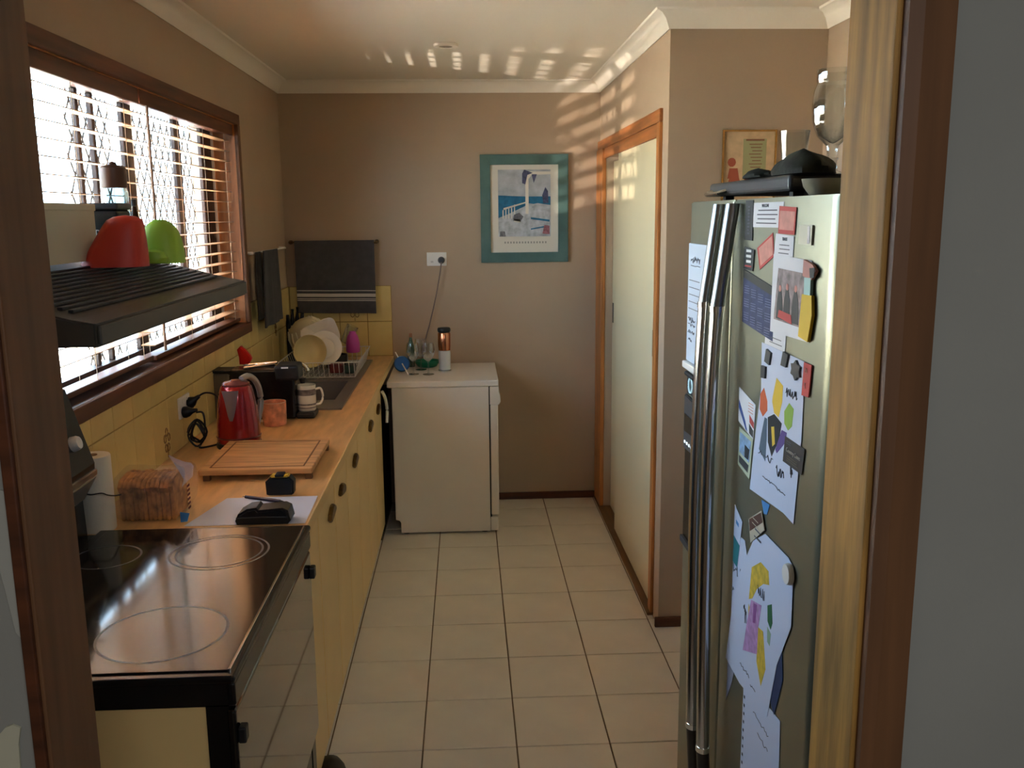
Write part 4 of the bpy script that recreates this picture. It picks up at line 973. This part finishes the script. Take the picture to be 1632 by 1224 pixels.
# ice dispenser
O('dispenser_panel', PR([(-.425-.03, 1.233), (-.575, 1.227), (-.575, 1.10), (-.455, 1.096)], 0, FX-.008, FX+.002, bev=.002), DARKGR, dfz)
O('dispenser_screen', PR([(-.468, 1.187), (-.545, 1.185), (-.545, 1.146), (-.468, 1.143)], 0, FX-.010, FX-.007), BLACK, dfz)
bm = bmesh.new()
for q in range(4): box(bm, FX-.010, FX-.007, -.478-.022*q, -.470-.022*q, 1.113, 1.119)
O('indicator', bm, mat('indicator_light', (220, 235, 240), .4, emit=1.2), dfz)
O('dispenser_cavity', B(FX-.003, FX+.0015, -.575, -.452, .865, 1.095, bev=.002), BLACK, dfz)
O('dispenser_tray', B(FX-.010, FX+.001, -.578, -.450, .850, .866, bev=.002), DARKGR, dfz)
ds = O('display', PR([(-.462, 1.284), (-.562, 1.290), (-.562, 1.240), (-.462, 1.236)], 0, FX-.004, FX+.001, bev=.001), mat('display_dark', (36, 56, 66), .2), dfz)
O('display_ring', TU([(FX-.005, -.500+.018*math.cos(2*PI*i/20), 1.262+.018*math.sin(2*PI*i/20)) for i in range(20)], .002, 5, closed=True), mat('display_glow', (190, 225, 235), .4, emit=.6), ds)
# whiteboard on the far door
wbd = T('magnetic_whiteboard', 'narrow magnetic whiteboard with handwritten list on the freezer door', 'whiteboard', (FX-.006, -.545, 1.31))
xs = FX-.0045
O('board', PR([(-.448, 1.603), (-.655, 1.603), (-.655, 1.318), (-.448, 1.318)], 0, xs, FX-.0002, bev=.001), mat('whiteboard_face', (206, 220, 238), .3), wbd)
O('marker_tray', B(xs-.010, FX-.0002, -.655, -.448, 1.300, 1.317, bev=.003), WHITEP, wbd); O('marker', TU([(xs-.008, -.49, 1.292), (xs-.008, -.57, 1.290)], .006, 8), BLACKP, wbd)
bm = bmesh.new()
for q in range(5): box(bm, xs-.0008, xs, -.56, -.462, 1.515-q*.017, 1.5165-q*.017); box(bm, xs-.0008, xs, -.62, -.585, 1.515-q*.017, 1.5165-q*.017)
R = random.Random(3)
def scrib(bm, y0, y1, z, h, n, x):
    P = [(x, y0+(y1-y0)*i/n, z+R.uniform(-h, h)) for i in range(n+1)]; tube(bm, P, .0008, 4)
scrib(bm, -.475, -.56, 1.565, .008, 22, xs-.0006); scrib(bm, -.475, -.56, 1.551, .001, 4, xs-.0006); scrib(bm, -.462, -.53, 1.42, .008, 20, xs-.0006); scrib(bm, -.462, -.53, 1.408, .004, 14, xs-.0006); scrib(bm, -.462, -.525, 1.392, .004, 14, xs-.0006); scrib(bm, -.468, -.50, 1.372, .004, 8, xs-.0006)
O('handwriting', bm, mat('marker_grey', (110, 112, 124), .7), wbd)
# magnets and papers on the near door
def sheet(pts, m, lvl, parent=None, name='sheet', th=.0007, curl=0.0):
    x = FX-.0004-lvl*.0008
    return O(name, PR(pts, 0, x-th, x), m, parent)
def face(lvl, pts, m, parent, name='print', label=None):
    x = FX-.0004-lvl*.0008-.0007
    return O(name, PR(pts, 0, x-.0003, x+.0001), m, parent, label=label)
def paper(name, label, cat, pts, m, lvl, th=.0007, group=None):
    cy = sum(p[0] for p in pts)/len(pts); cz = min(p[1] for p in pts)
    t = T(name, label, cat, (FX-lvl*.0008, cy, cz), group or None)
    sheet(pts, m, lvl, t, th=th); return t
def lines(parent, lvl, y0, y1, z0, z1, n, m=INK, h=.002, name='text_line'):
    bm = bmesh.new(); x = FX-.0004-lvl*.0008-.0007
    for q in range(n):
        z = z1+(z0-z1)*q/max(1, n-1); f = R.uniform(.0, .12)
        box(bm, x-.0003, x+.0001, min(y0, y1)+abs(y1-y0)*f, max(y0, y1)-abs(y1-y0)*R.uniform(0, .12), z-h/2, z+h/2)
    O(name, bm, m, parent)
def ftext(s, size, m, parent, lvl, y, z, rot=0.0):
    x = FX-.0004-lvl*.0008-.0009
    text(s, size, m, parent, (x, y, z), (0, -math.cos(rot), math.sin(rot)), (0, math.sin(rot), math.cos(rot)))
t = paper('strip_magnet', 'tall narrow black magnet by the fridge handle at top', 'magnet', [(-.884, 1.697), (-.930, 1.697), (-.932, 1.622), (-.884, 1.622)], BLACKP, 0, .0015); lines(t, 1.5, -.90, -.915, 1.635, 1.685, 9, INK, .003)
t = paper('printed_notice', 'white printed notice card at the top of the fridge door', 'card', [(-.932, 1.692), (-1.097, 1.692), (-1.090, 1.648), (-.930, 1.647)], PAPER, 0); lines(t, 0, -.95, -1.07, 1.655, 1.678, 4, INK, .002); ftext('WELCOME', .008, INK, t, 0, -1.0, 1.686)
t = paper('red_card', 'upright red-bordered card beside the printed notice', 'card', [(-1.077, 1.685), (-1.160, 1.682), (-1.156, 1.637), (-1.076, 1.638)], REDM, 1.2); face(1.2, [(-1.082, 1.677), (-1.155, 1.675), (-1.151, 1.644), (-1.081, 1.645)], REDL, t)
t = paper('chrome_clip_magnet', 'square chrome clip magnet near the rounded door edge', 'magnet', [(-1.180, 1.654), (-1.237, 1.654), (-1.236, 1.623), (-1.179, 1.623)], mat('satin_clip', (176, 174, 160), .35, .5), 0, .003)
face(3.2, [(-1.219, 1.652), (-1.229, 1.652), (-1.229, 1.625), (-1.219, 1.625)], WHITEI, t, 'edge')
t = paper('red_card', 'red-bordered card stuck on at a slant', 'card', [(-.961, 1.609), (-1.046, 1.639), (-1.058, 1.598), (-.981, 1.570)], REDM, 0); face(0, [(-.972, 1.609), (-1.042, 1.633), (-1.052, 1.601), (-.985, 1.577)], REDL, t)
t = paper('business_card', 'white business card under the upright red card', 'card', [(-1.063, 1.638), (-1.153, 1.635), (-1.152, 1.601), (-1.057, 1.600)], PAPER, .3); lines(t, .3, -1.08, -1.135, 1.605, 1.619, 3, INK, .0015); ftext('TRADE', .008, INK, t, .3, -1.11, 1.629)
t = paper('slogan_magnet', 'small black magnet with white and red lettering above the calendar', 'magnet', [(-.885, 1.609), (-.948, 1.605), (-.943, 1.565), (-.885, 1.567)], BLACKP, .6, .0015); lines(t, 2, -.90, -.935, 1.582, 1.602, 3, WHITEI, .005); lines(t, 2, -.895, -.935, 1.570, 1.573, 1, REDM, .003)
t = paper('calendar_magnet', 'dark navy calendar magnet hanging at a slant', 'calendar', [(-.885, 1.566), (-1.068, 1.543), (-1.070, 1.448), (-.885, 1.463)], BLUEM, 0, .001)
face(.6, [(-.885, 1.566), (-1.068, 1.543), (-1.068, 1.527), (-.885, 1.550)], mat('olive_black', (44, 42, 30), .6), t)
bm = bmesh.new(); x = FX-.0022
for r in range(3):
    for c_ in range(4):
        for l in range(4): 
            yy_ = -.897-c_*.042; zz_ = 1.535-r*.026-l*.0045-c_*.005
            box(bm, x-.0003, x+.0003, yy_-.030, yy_, zz_-.0007, zz_+.0007)
O('calendar_grid', bm, mat('calendar_pale', (120, 126, 160), .7), t)
t = paper('party_photo', 'white-bordered photo print of people at a party', 'photo', [(-1.057, 1.602), (-1.239, 1.599), (-1.243, 1.470), (-1.055, 1.465)], PAPER, 1)
face(1, [(-1.086, 1.579), (-1.221, 1.577), (-1.202, 1.489), (-1.072, 1.489)], mat('photo_grey', (128, 112, 112), .5, var=.35, vs=50), t)
for (yc, zc) in ((-1.10, 1.525), (-1.135, 1.53), (-1.175, 1.53)):
    face(1.5, [(yc+.016, 1.492), (yc-.018, 1.492), (yc-.014, zc), (yc-.004, zc+.018), (yc+.006, zc+.016), (yc+.012, zc)], BLACKP, t); face(2, [(yc+.006*math.cos(a*PI/4)-.001, zc+.020+.006*math.sin(a*PI/4)) for a in range(8)], REDL, t)
face(2.2, [(-1.095, 1.495), (-1.165, 1.490), (-1.16, 1.505), (-1.10, 1.508)], REDM, t)
t = paper('flower_magnet', 'small pink and brown novelty magnet on the photo corner', 'magnet', [(-1.217, 1.600), (-1.255, 1.594), (-1.270, 1.585), (-1.253, 1.570), (-1.216, 1.574)], mat('dusty_pink', (186, 128, 120), .6), 2.5, .005); face(8.7, [(-1.246, 1.588), (-1.268, 1.590), (-1.266, 1.574), (-1.250, 1.573)], BROWNM, t)
t = T('bottle_magnet', 'yellow and pale blue bottle-shaped magnet at the photo edge', 'magnet', (FX-.003, -1.24, 1.472))
sheet([(-1.217, 1.545), (-1.258, 1.546), (-1.263, 1.515), (-1.250, 1.472), (-1.209, 1.476)], YEL, 2.6, t, 'body', .005); sheet([(-1.224, 1.572), (-1.251, 1.573), (-1.252, 1.546), (-1.225, 1.545)], mat('pale_aqua', (168, 206, 204), .5), 2.6, t, 'cap', .005)
t = paper('small_note', 'small white note below the calendar magnet', 'note', [(-1.030, 1.465), (-1.136, 1.467), (-1.131, 1.407), (-1.023, 1.410)], PAPER, .2); lines(t, .2, -1.05, -1.12, 1.42, 1.455, 5, INK, .0012)
t = paper('colouring_sheet', 'long white colouring sheet with orange, yellow and green masked shapes', 'drawing', [(-1.012, 1.439), (-1.231, 1.437), (-1.231, 1.310), (-1.214, 1.158), (-1.164, 1.161), (-.976, 1.147), (-.997, 1.263), (-1.019, 1.353)], PAPERB, .9)
face(.9, [(-1.017, 1.343), (-1.036, 1.358), (-1.057, 1.337), (-1.059, 1.32), (-1.036, 1.304), (-1.017, 1.314)], ORG, t)
face(.9, [(-1.085, 1.350), (-1.101, 1.388), (-1.135, 1.380), (-1.134, 1.351), (-1.120, 1.321), (-1.096, 1.324), (-1.084, 1.342)], YEL, t)
face(.9, [(-1.147, 1.338), (-1.169, 1.357), (-1.191, 1.351), (-1.186, 1.320), (-1.169, 1.309), (-1.150, 1.317)], GRN, t)
face(1.0, [(-1.064, 1.309), (-1.097, 1.322), (-1.137, 1.314), (-1.128, 1.284), (-1.093, 1.243), (-1.070, 1.264)], INKB, t)
face(1.0, [(-1.033, 1.272), (-1.047, 1.305), (-1.060, 1.305), (-1.062, 1.269), (-1.060, 1.225), (-1.022, 1.239)], mat('slate_crayon', (86, 104, 122), .7), t)
face(1.2, [(-1.139, 1.303), (-1.164, 1.304), (-1.160, 1.286), (-1.119, 1.256), (-1.111, 1.261)], mat('purple_crayon', (92, 70, 140), .7), t)
face(1.2, [(-1.085, 1.296), (-1.100, 1.300), (-1.108, 1.270), (-1.095, 1.262)], YEL, t)
bm = bmesh.new(); x = FX-.0024
scrib(bm, -1.15, -1.205, 1.375, .010, 20, x); scrib(bm, -1.12, -1.16, 1.226, .012, 14, x); scrib(bm, -1.02, -1.10, 1.235, .006, 12, x); scrib(bm, -1.19, -1.20, 1.24, .012, 8, x); scrib(bm, -1.05, -1.17, 1.195, .002, 20, x)
O('pencil_line', bm, INK, t, kind='stuff')
for q, (pts, lab) in enumerate((([(-1.048, 1.432), (-1.073, 1.428), (-1.066, 1.405), (-1.041, 1.408)], 'black square magnet at the top of the colouring sheet, left one'), ([(-1.136, 1.440), (-1.161, 1.438), (-1.152, 1.415), (-1.127, 1.415)], 'black square magnet at the top of the colouring sheet, right one'), ([(-1.024, 1.398), (-1.047, 1.399), (-1.046, 1.377), (-1.024, 1.375)], 'black square magnet on the left edge of the colouring sheet'))):
    o = sheet(pts, DARKGR, 1.6, None, 'square_magnet', .004); tag(o, lab, 'magnet', 'small square magnets')
o = sheet([(-1.198+.024*math.cos(a*PI/6)*(1 if a % 2 else .72), 1.418+.017*math.sin(a*PI/6)*(1 if a % 2 else .72)) for a in range(12)], DARKGR, 1.7, None, 'flower_magnet', .004); tag(o, 'dark grey flower-shaped magnet on the colouring sheet', 'magnet')
t = paper('red_magnet', 'narrow red magnet at the right edge of the colouring sheet', 'magnet', [(-1.231, 1.437), (-1.264, 1.437), (-1.257, 1.384), (-1.227, 1.382)], REDM, 1.8, .002); ftext('N', .012, REDL, t, 4.4, -1.245, 1.425); ftext('E', .012, REDL, t, 4.4, -1.242, 1.40)
t = paper('leaflet', 'blue and white leaflet left of the colouring sheet', 'leaflet', [(-.884, 1.331), (-.990, 1.316), (-.983, 1.246), (-.884, 1.262)], PAPER, .3); face(.3, [(-.886, 1.290), (-.935, 1.256), (-.945, 1.254), (-.930, 1.272), (-.886, 1.306)], mat('leaflet_blue', (46, 78, 150), .6), t); face(.3, [(-.955, 1.290), (-.985, 1.280), (-.984, 1.268), (-.958, 1.275)], REDM, t); face(.3, [(-.955, 1.272), (-.982, 1.264), (-.981, 1.250), (-.958, 1.254)], DARKGR, t); lines(t, .3, -.945, -.98, 1.295, 1.312, 4, REDL, .0015)
t = paper('photo_magnet', 'pale green bordered photo magnet below the leaflet', 'photo', [(-.893, 1.251), (-.983, 1.248), (-.970, 1.164), (-.893, 1.174)], mat('pale_green_card', (190, 198, 168), .6), .1, .001); face(.5, [(-.900, 1.243), (-.972, 1.240), (-.965, 1.196), (-.900, 1.202)], mat('photo_blue', (132, 164, 198), .5, var=.2, vs=60), t); face(.5, [(-.900, 1.195), (-.962, 1.190), (-.958, 1.174), (-.900, 1.180)], DARKGR, t); face(.8, [(-.935, 1.225), (-.965, 1.222), (-.96, 1.200), (-.935, 1.200)], INKB, t)
t = paper('business_card', 'dark brown business card over the colouring sheet', 'card', [(-1.158, 1.297), (-1.250, 1.297), (-1.242, 1.252), (-1.152, 1.251)], BROWNM, 2.0); ftext('Country Cones', .0105, mat('card_cream', (190, 182, 170), .6), t, 2.0, -1.200, 1.276); lines(t, 2.0, -1.165, -1.19, 1.287, 1.291, 2, INK, .0012); lines(t, 2.0, -1.165, -1.225, 1.258, 1.266, 3, mat('card_olive', (98, 86, 60), .6), .0014)
o = sheet([(-1.045, 1.147), (-1.091, 1.152), (-1.079, 1.129), (-1.062, 1.125)], SKYB, .1, None, 'blue_sticker'); tag(o, 'blue paper tip poking out below the colouring sheet', 'sticker')
t = paper('child_drawing', 'white drawing sheet with pencil scribbles beside the handle', 'drawing', [(-.884, 1.028), (-.957, 1.034), (-.985, .99), (-.953, .902), (-.932, .783), (-.884, .735)], PAPERB, .2)
bm = bmesh.new(); scrib(bm, -.89, -.94, .955, .012, 14, FX-.0016); scrib(bm, -.89, -.93, .91, .01, 12, FX-.0016); scrib(bm, -.89, -.925, .84, .01, 12, FX-.0016); O('pencil_line', bm, INK, t, kind='stuff')
face(.3, [(-.925+.010*math.cos(a*PI/4), .892+.012*math.sin(a*PI/4)) for a in range(8)], mat('pink_crayon', (226, 150, 170), .7), t)
o = sheet([(-.872, .735), (-.93, .765), (-.905, .700), (-.868, .640)], mat('grey_paper', (150, 156, 176), .8), .05, None, 'paper_scrap'); tag(o, 'grey folded paper corner beneath the scribble sheet', 'paper')
t = paper('appointment_card', 'white and teal appointment card beside the fridge handle', 'card', [(-.884, 1.085), (-.937, 1.066), (-.915, .960), (-.884, .962)], PAPERB, .9); face(.9, [(-.885, 1.02), (-.926, 1.012), (-.915, .961), (-.885, .964)], TEAL, t)
face(.9, [(-.897, 1.058), (-.915, 1.055), (-.915, 1.047), (-.897, 1.05)], SKYB, t)
t = paper('crayon_drawing', 'large white sheet with yellow, mauve and green crayon patches', 'drawing', [(-1.011, 1.054), (-1.078, 1.092), (-1.201, 1.093), (-1.226, 1.085), (-1.228, .979), (-1.168, .878), (-1.131, .756), (-.96, .730), (-.86, .735), (-.884, .83), (-.906, .923)], PAPERB, 1.6)
YC = mat('yellow_crayon', (214, 182, 60), .7, var=.12, vs=60); MC = mat('mauve_crayon', (186, 142, 190), .7, var=.12, vs=60)
face(1.6, [(-1.01, 1.0), (-1.06, 1.030), (-1.105, 1.030), (-1.112, 1.006), (-1.08, .995), (-1.045, .97), (-1.02, .94), (-1.0, .93)], YC, t)
face(1.6, [(-1.00, .92), (-1.03, .90), (-1.05, .90), (-1.04, .86), (-1.0, .87)], YC, t); face(1.7, [(-1.06, .900), (-1.09, .905), (-1.112, .84), (-1.09, .795), (-1.06, .83)], YC, t)
face(1.8, [(-1.015, .935), (-1.075, .95), (-1.062, .90), (-1.062, .845), (-.975, .81), (-.995, .88)], MC, t)
face(2.0, [(-1.03, .935), (-1.05, .94), (-1.045, .90), (-1.03, .895)], mat('violet_crayon', (150, 84, 150), .7), t)
face(1.8, [(-1.108, .965), (-1.130, .977), (-1.138, .944), (-1.130, .928), (-1.112, .936)], DKGR, t); face(1.8, [(-1.112, .925), (-1.132, .92), (-1.128, .895), (-1.115, .897)], mat('pale_green_crayon', (150, 180, 150), .7), t)
bm = bmesh.new(); scrib(bm, -.96, -1.02, .775, .004, 14, FX-.0026); scrib(bm, -1.03, -1.06, .765, .003, 6, FX-.0026); scrib(bm, -1.05, -1.09, .975, .012, 14, FX-.0026); scrib(bm, -.97, -.99, .89, .02, 10, FX-.0026); O('pencil_line', bm, INK, t, kind='stuff')
t = paper('brown_label_magnet', 'brown and white label magnet pinning the crayon sheet', 'magnet', [(-.983, 1.088), (-1.055, 1.129), (-1.077, 1.099), (-1.000, 1.046)], mat('cream_label', (204, 190, 164), .6), 2.6, .0015); face(3.6, [(-.987, 1.089), (-1.054, 1.125), (-1.066, 1.110), (-.995, 1.068)], mat('label_brown', (96, 58, 40), .6), t); lines(t, 4.0, -1.005, -1.045, 1.09, 1.10, 2, MATS['cream_label'], .0015); lines(t, 3.6, -1.02, -1.06, 1.068, 1.083, 2, INK, .003)
o = O('round_magnet', lathe(bmesh.new(), [(.0001, 0), (.018, 0), (.019, .003), (.017, .009), (.0001, .010)], (FX-.0030, -1.216, 1.070), 22, tilt=Matrix.Rotation(math.radians(-90), 3, 'Y')), WHITEP, smooth=True); tag(o, 'round white magnet at the corner of the crayon sheet', 'magnet')
o = sheet([(-1.182, .945), (-1.199, .865), (-1.164, .778), (-1.128, .80), (-1.155, .878)], mat('deep_blue_card', (44, 60, 96), .6), .4, None, 'blue_card'); tag(o, 'dark blue card peeking out from under the crayon sheet', 'card')
t = paper('notebook_page', 'torn spiral notebook page at the bottom of the fridge door', 'paper', [(-.985, .735), (-1.13, .776), (-1.196, .785), (-1.205, .60), (-.985, .52)], PAPERB, .3)
bm = bmesh.new(); x = FX-.0014
for q in range(10): box(bm, x-.0003, x+.0003, -.997, -.991, .715-q*.018, .721-q*.018)
O('punch_hole', bm, INKB, t); bm = bmesh.new(); scrib(bm, -1.05, -1.14, .72, .004, 14, x); scrib(bm, -1.08, -1.14, .69, .004, 10, x); O('handwriting', bm, INK, t, kind='stuff')

# things on top of the fridge
tr = T('griddle_tray', 'flat black tray lying on top of the fridge', 'tray', (1.30, -.66, FZ+.0))
bm = B(1.05, 1.60, -1.00, -.452, 1.712, 1.742, bev=.008, seg=3)
O('plate', bm, DARKGR, tr)
bm = bmesh.new()
for (x, y) in ((1.08, -.49), (1.56, -.49), (1.08, -.94), (1.56, -.94)): O('foot', B(x, x+.02, y, y+.02, FZ-.009, 1.713), BLACKP, tr)
O('handle', TU(smooth_pts([(1.046, -.50, 1.722), (1.028, -.51, 1.716), (1.028, -.60, 1.716), (1.046, -.61, 1.722)], 5), .005, 8), HANDLE, tr, smooth=True)
vs_ = T('glass_vase', 'tall ribbed glass vase on top of the fridge by the doorway', 'vase', (1.20, -.815, 1.745))
O('body', LA([(.0001, 0), (.030, 0), (.031, .004), (.012, .012), (.010, .030), (.013, .036), (.010, .042), (.012, .060), (.030, .078), (.040, .105), (.0425, .135), (.040, .165), (.034, .180), (.036, .186), (.036, .205), (.0345, .205), (.0345, .187), (.032, .180), (.038, .163), (.0402, .135), (.0375, .106), (.028, .081), (.006, .066), (.0001, .064)], (1.20, -.815, 1.7435), 48, rib=16, ribd=.018), GLASS, vs_, smooth=True)
vg = O('glass_tumbler', lathe(bmesh.new(), [(.022, 0), (.026, .05), (.030, .09), (.0285, .09), (.0245, .05), (.0205, .003), (.0001, .003), (.0001, 0), (.022, 0)], (1.128, -.800, 1.7435), 28, cap=False), GLASS, smooth=True); tag(vg, 'clear tumbler just left of the ribbed vase', 'glass')
cp = T('dark_cap', 'crumpled black and green cap on top of the fridge', 'cap', (1.10, -.86, 1.743))
def blob(cx, cy, z0, sx, sy, h, seed, n=20):
    bm = bmesh.new(); Rr = random.Random(seed); rings = []
    for j in range(8):
        t = j/7; row = []
        for i in range(n):
            a = 2*PI*i/n; k = math.sqrt(max(0, 1-t**2.2))+.01; w = 1+.10*math.sin(3*a+seed)+.06*math.sin(5*a+t*6)
            row.append(bm.verts.new((cx+sx*k*w*math.cos(a), cy+sy*k*w*math.sin(a), z0+h*t*(1+.10*math.sin(2*a)))))
        rings.append(row)
    for j in range(7):
        for i in range(n): bm.faces.new((rings[j][i], rings[j][(i+1) % n], rings[j+1][(i+1) % n], rings[j+1][i]))
    bm.faces.new(rings[0][::-1]); bm.faces.new(rings[-1]); bmesh.ops.recalc_face_normals(bm, faces=bm.faces); return bm
CAPM = mat('black_green_cloth', (22, 28, 22), .85, var=.3, vs=30, bump=.4, bs=120)
O('crown', blob(1.10, -.93, 1.743, .05, .095, .044, 2), CAPM, cp, smooth=True)
O('peak', blob(1.062, -.785, 1.743, .026, .07, .018, 4), CAPM, cp, smooth=True)
jb = O('glass_dish', LA([(.0001, 0), (.024, 0), (.034, .014), (.037, .026), (.035, .026), (.032, .015), (.022, .004), (.0001, .003)], (1.055, -1.155, FZ+.0015), 28), mat('frosted_glass', (160, 156, 138), .3, alpha=.7), smooth=True); tag(jb, 'shallow frosted glass dish at the near corner of the fridge top', 'dish')

# ------------------------------------------------------------ shoe at the stove foot
sh = T('black_shoe', 'toe of a black shoe on the floor beside the stove', 'shoe', (.06, -.21, 0))
bm = bmesh.new(); rings = []; n = 18
sd = Vector((.095, -.27, 0)).normalized(); sn = Vector((-sd.y, sd.x, 0))
for (u, w, h) in ((0.0, .012, .020), (.008, .028, .042), (.026, .040, .058), (.066, .046, .066), (.12, .044, .075), (.18, .038, .095), (.24, .036, .10), (.265, .026, .09)):
    c = Vector((.006, -.075, 0)) + sd*u
    rings.append([bm.verts.new((c + sn*w*math.cos(2*PI*i/n)) + Vector((0, 0, max(.004, h*.5+h*.5*math.sin(2*PI*i/n))))) for i in range(n)])
for k in range(len(rings)-1):
    for i in range(n): bm.faces.new((rings[k][i], rings[k][(i+1) % n], rings[k+1][(i+1) % n], rings[k+1][i]))
bm.faces.new(rings[0]); bm.faces.new(rings[-1]); bmesh.ops.recalc_face_normals(bm, faces=bm.faces)
O('upper', bm, BLACKP, sh, smooth=True)
cs = Vector((.006, -.075, 0)) + sd*.133
O('sole', PR([tuple((cs + sn*.046*math.cos(a*PI/10) + sd*.138*math.sin(a*PI/10)).xy) for a in range(20)], 2, 0.0003, .012), BLACK, sh)
# torn paper edge of the hall wall beside the architrave
tp = O('torn_wallpaper', PR([(-.034, 1.40), (-.016, 1.395), (-.0185, 1.345), (-.018, 1.293), (-.0185, 1.258), (-.0175, 1.229), (-.024, 1.238), (-.030, 1.287), (-.038, 1.343)], 1, YF0-.0035, YF0-.0005), mat('torn_paper', (172, 172, 164), .8)); tag(tp, 'torn strip of pale wall lining left of the doorway', 'wall lining')
tp = O('torn_wallpaper', PR([(-.047, 1.127), (-.039, 1.130), (-.031, 1.126), (-.035, 1.107), (-.037, 1.06), (-.059, 1.05), (-.079, 1.05), (-.075, 1.09), (-.057, 1.116)], 1, YF0-.0035, YF0-.0005), mat('torn_paper_cream', (196, 194, 172), .8)); tag(tp, 'cream torn patch at the lower left of the hall wall', 'wall lining')
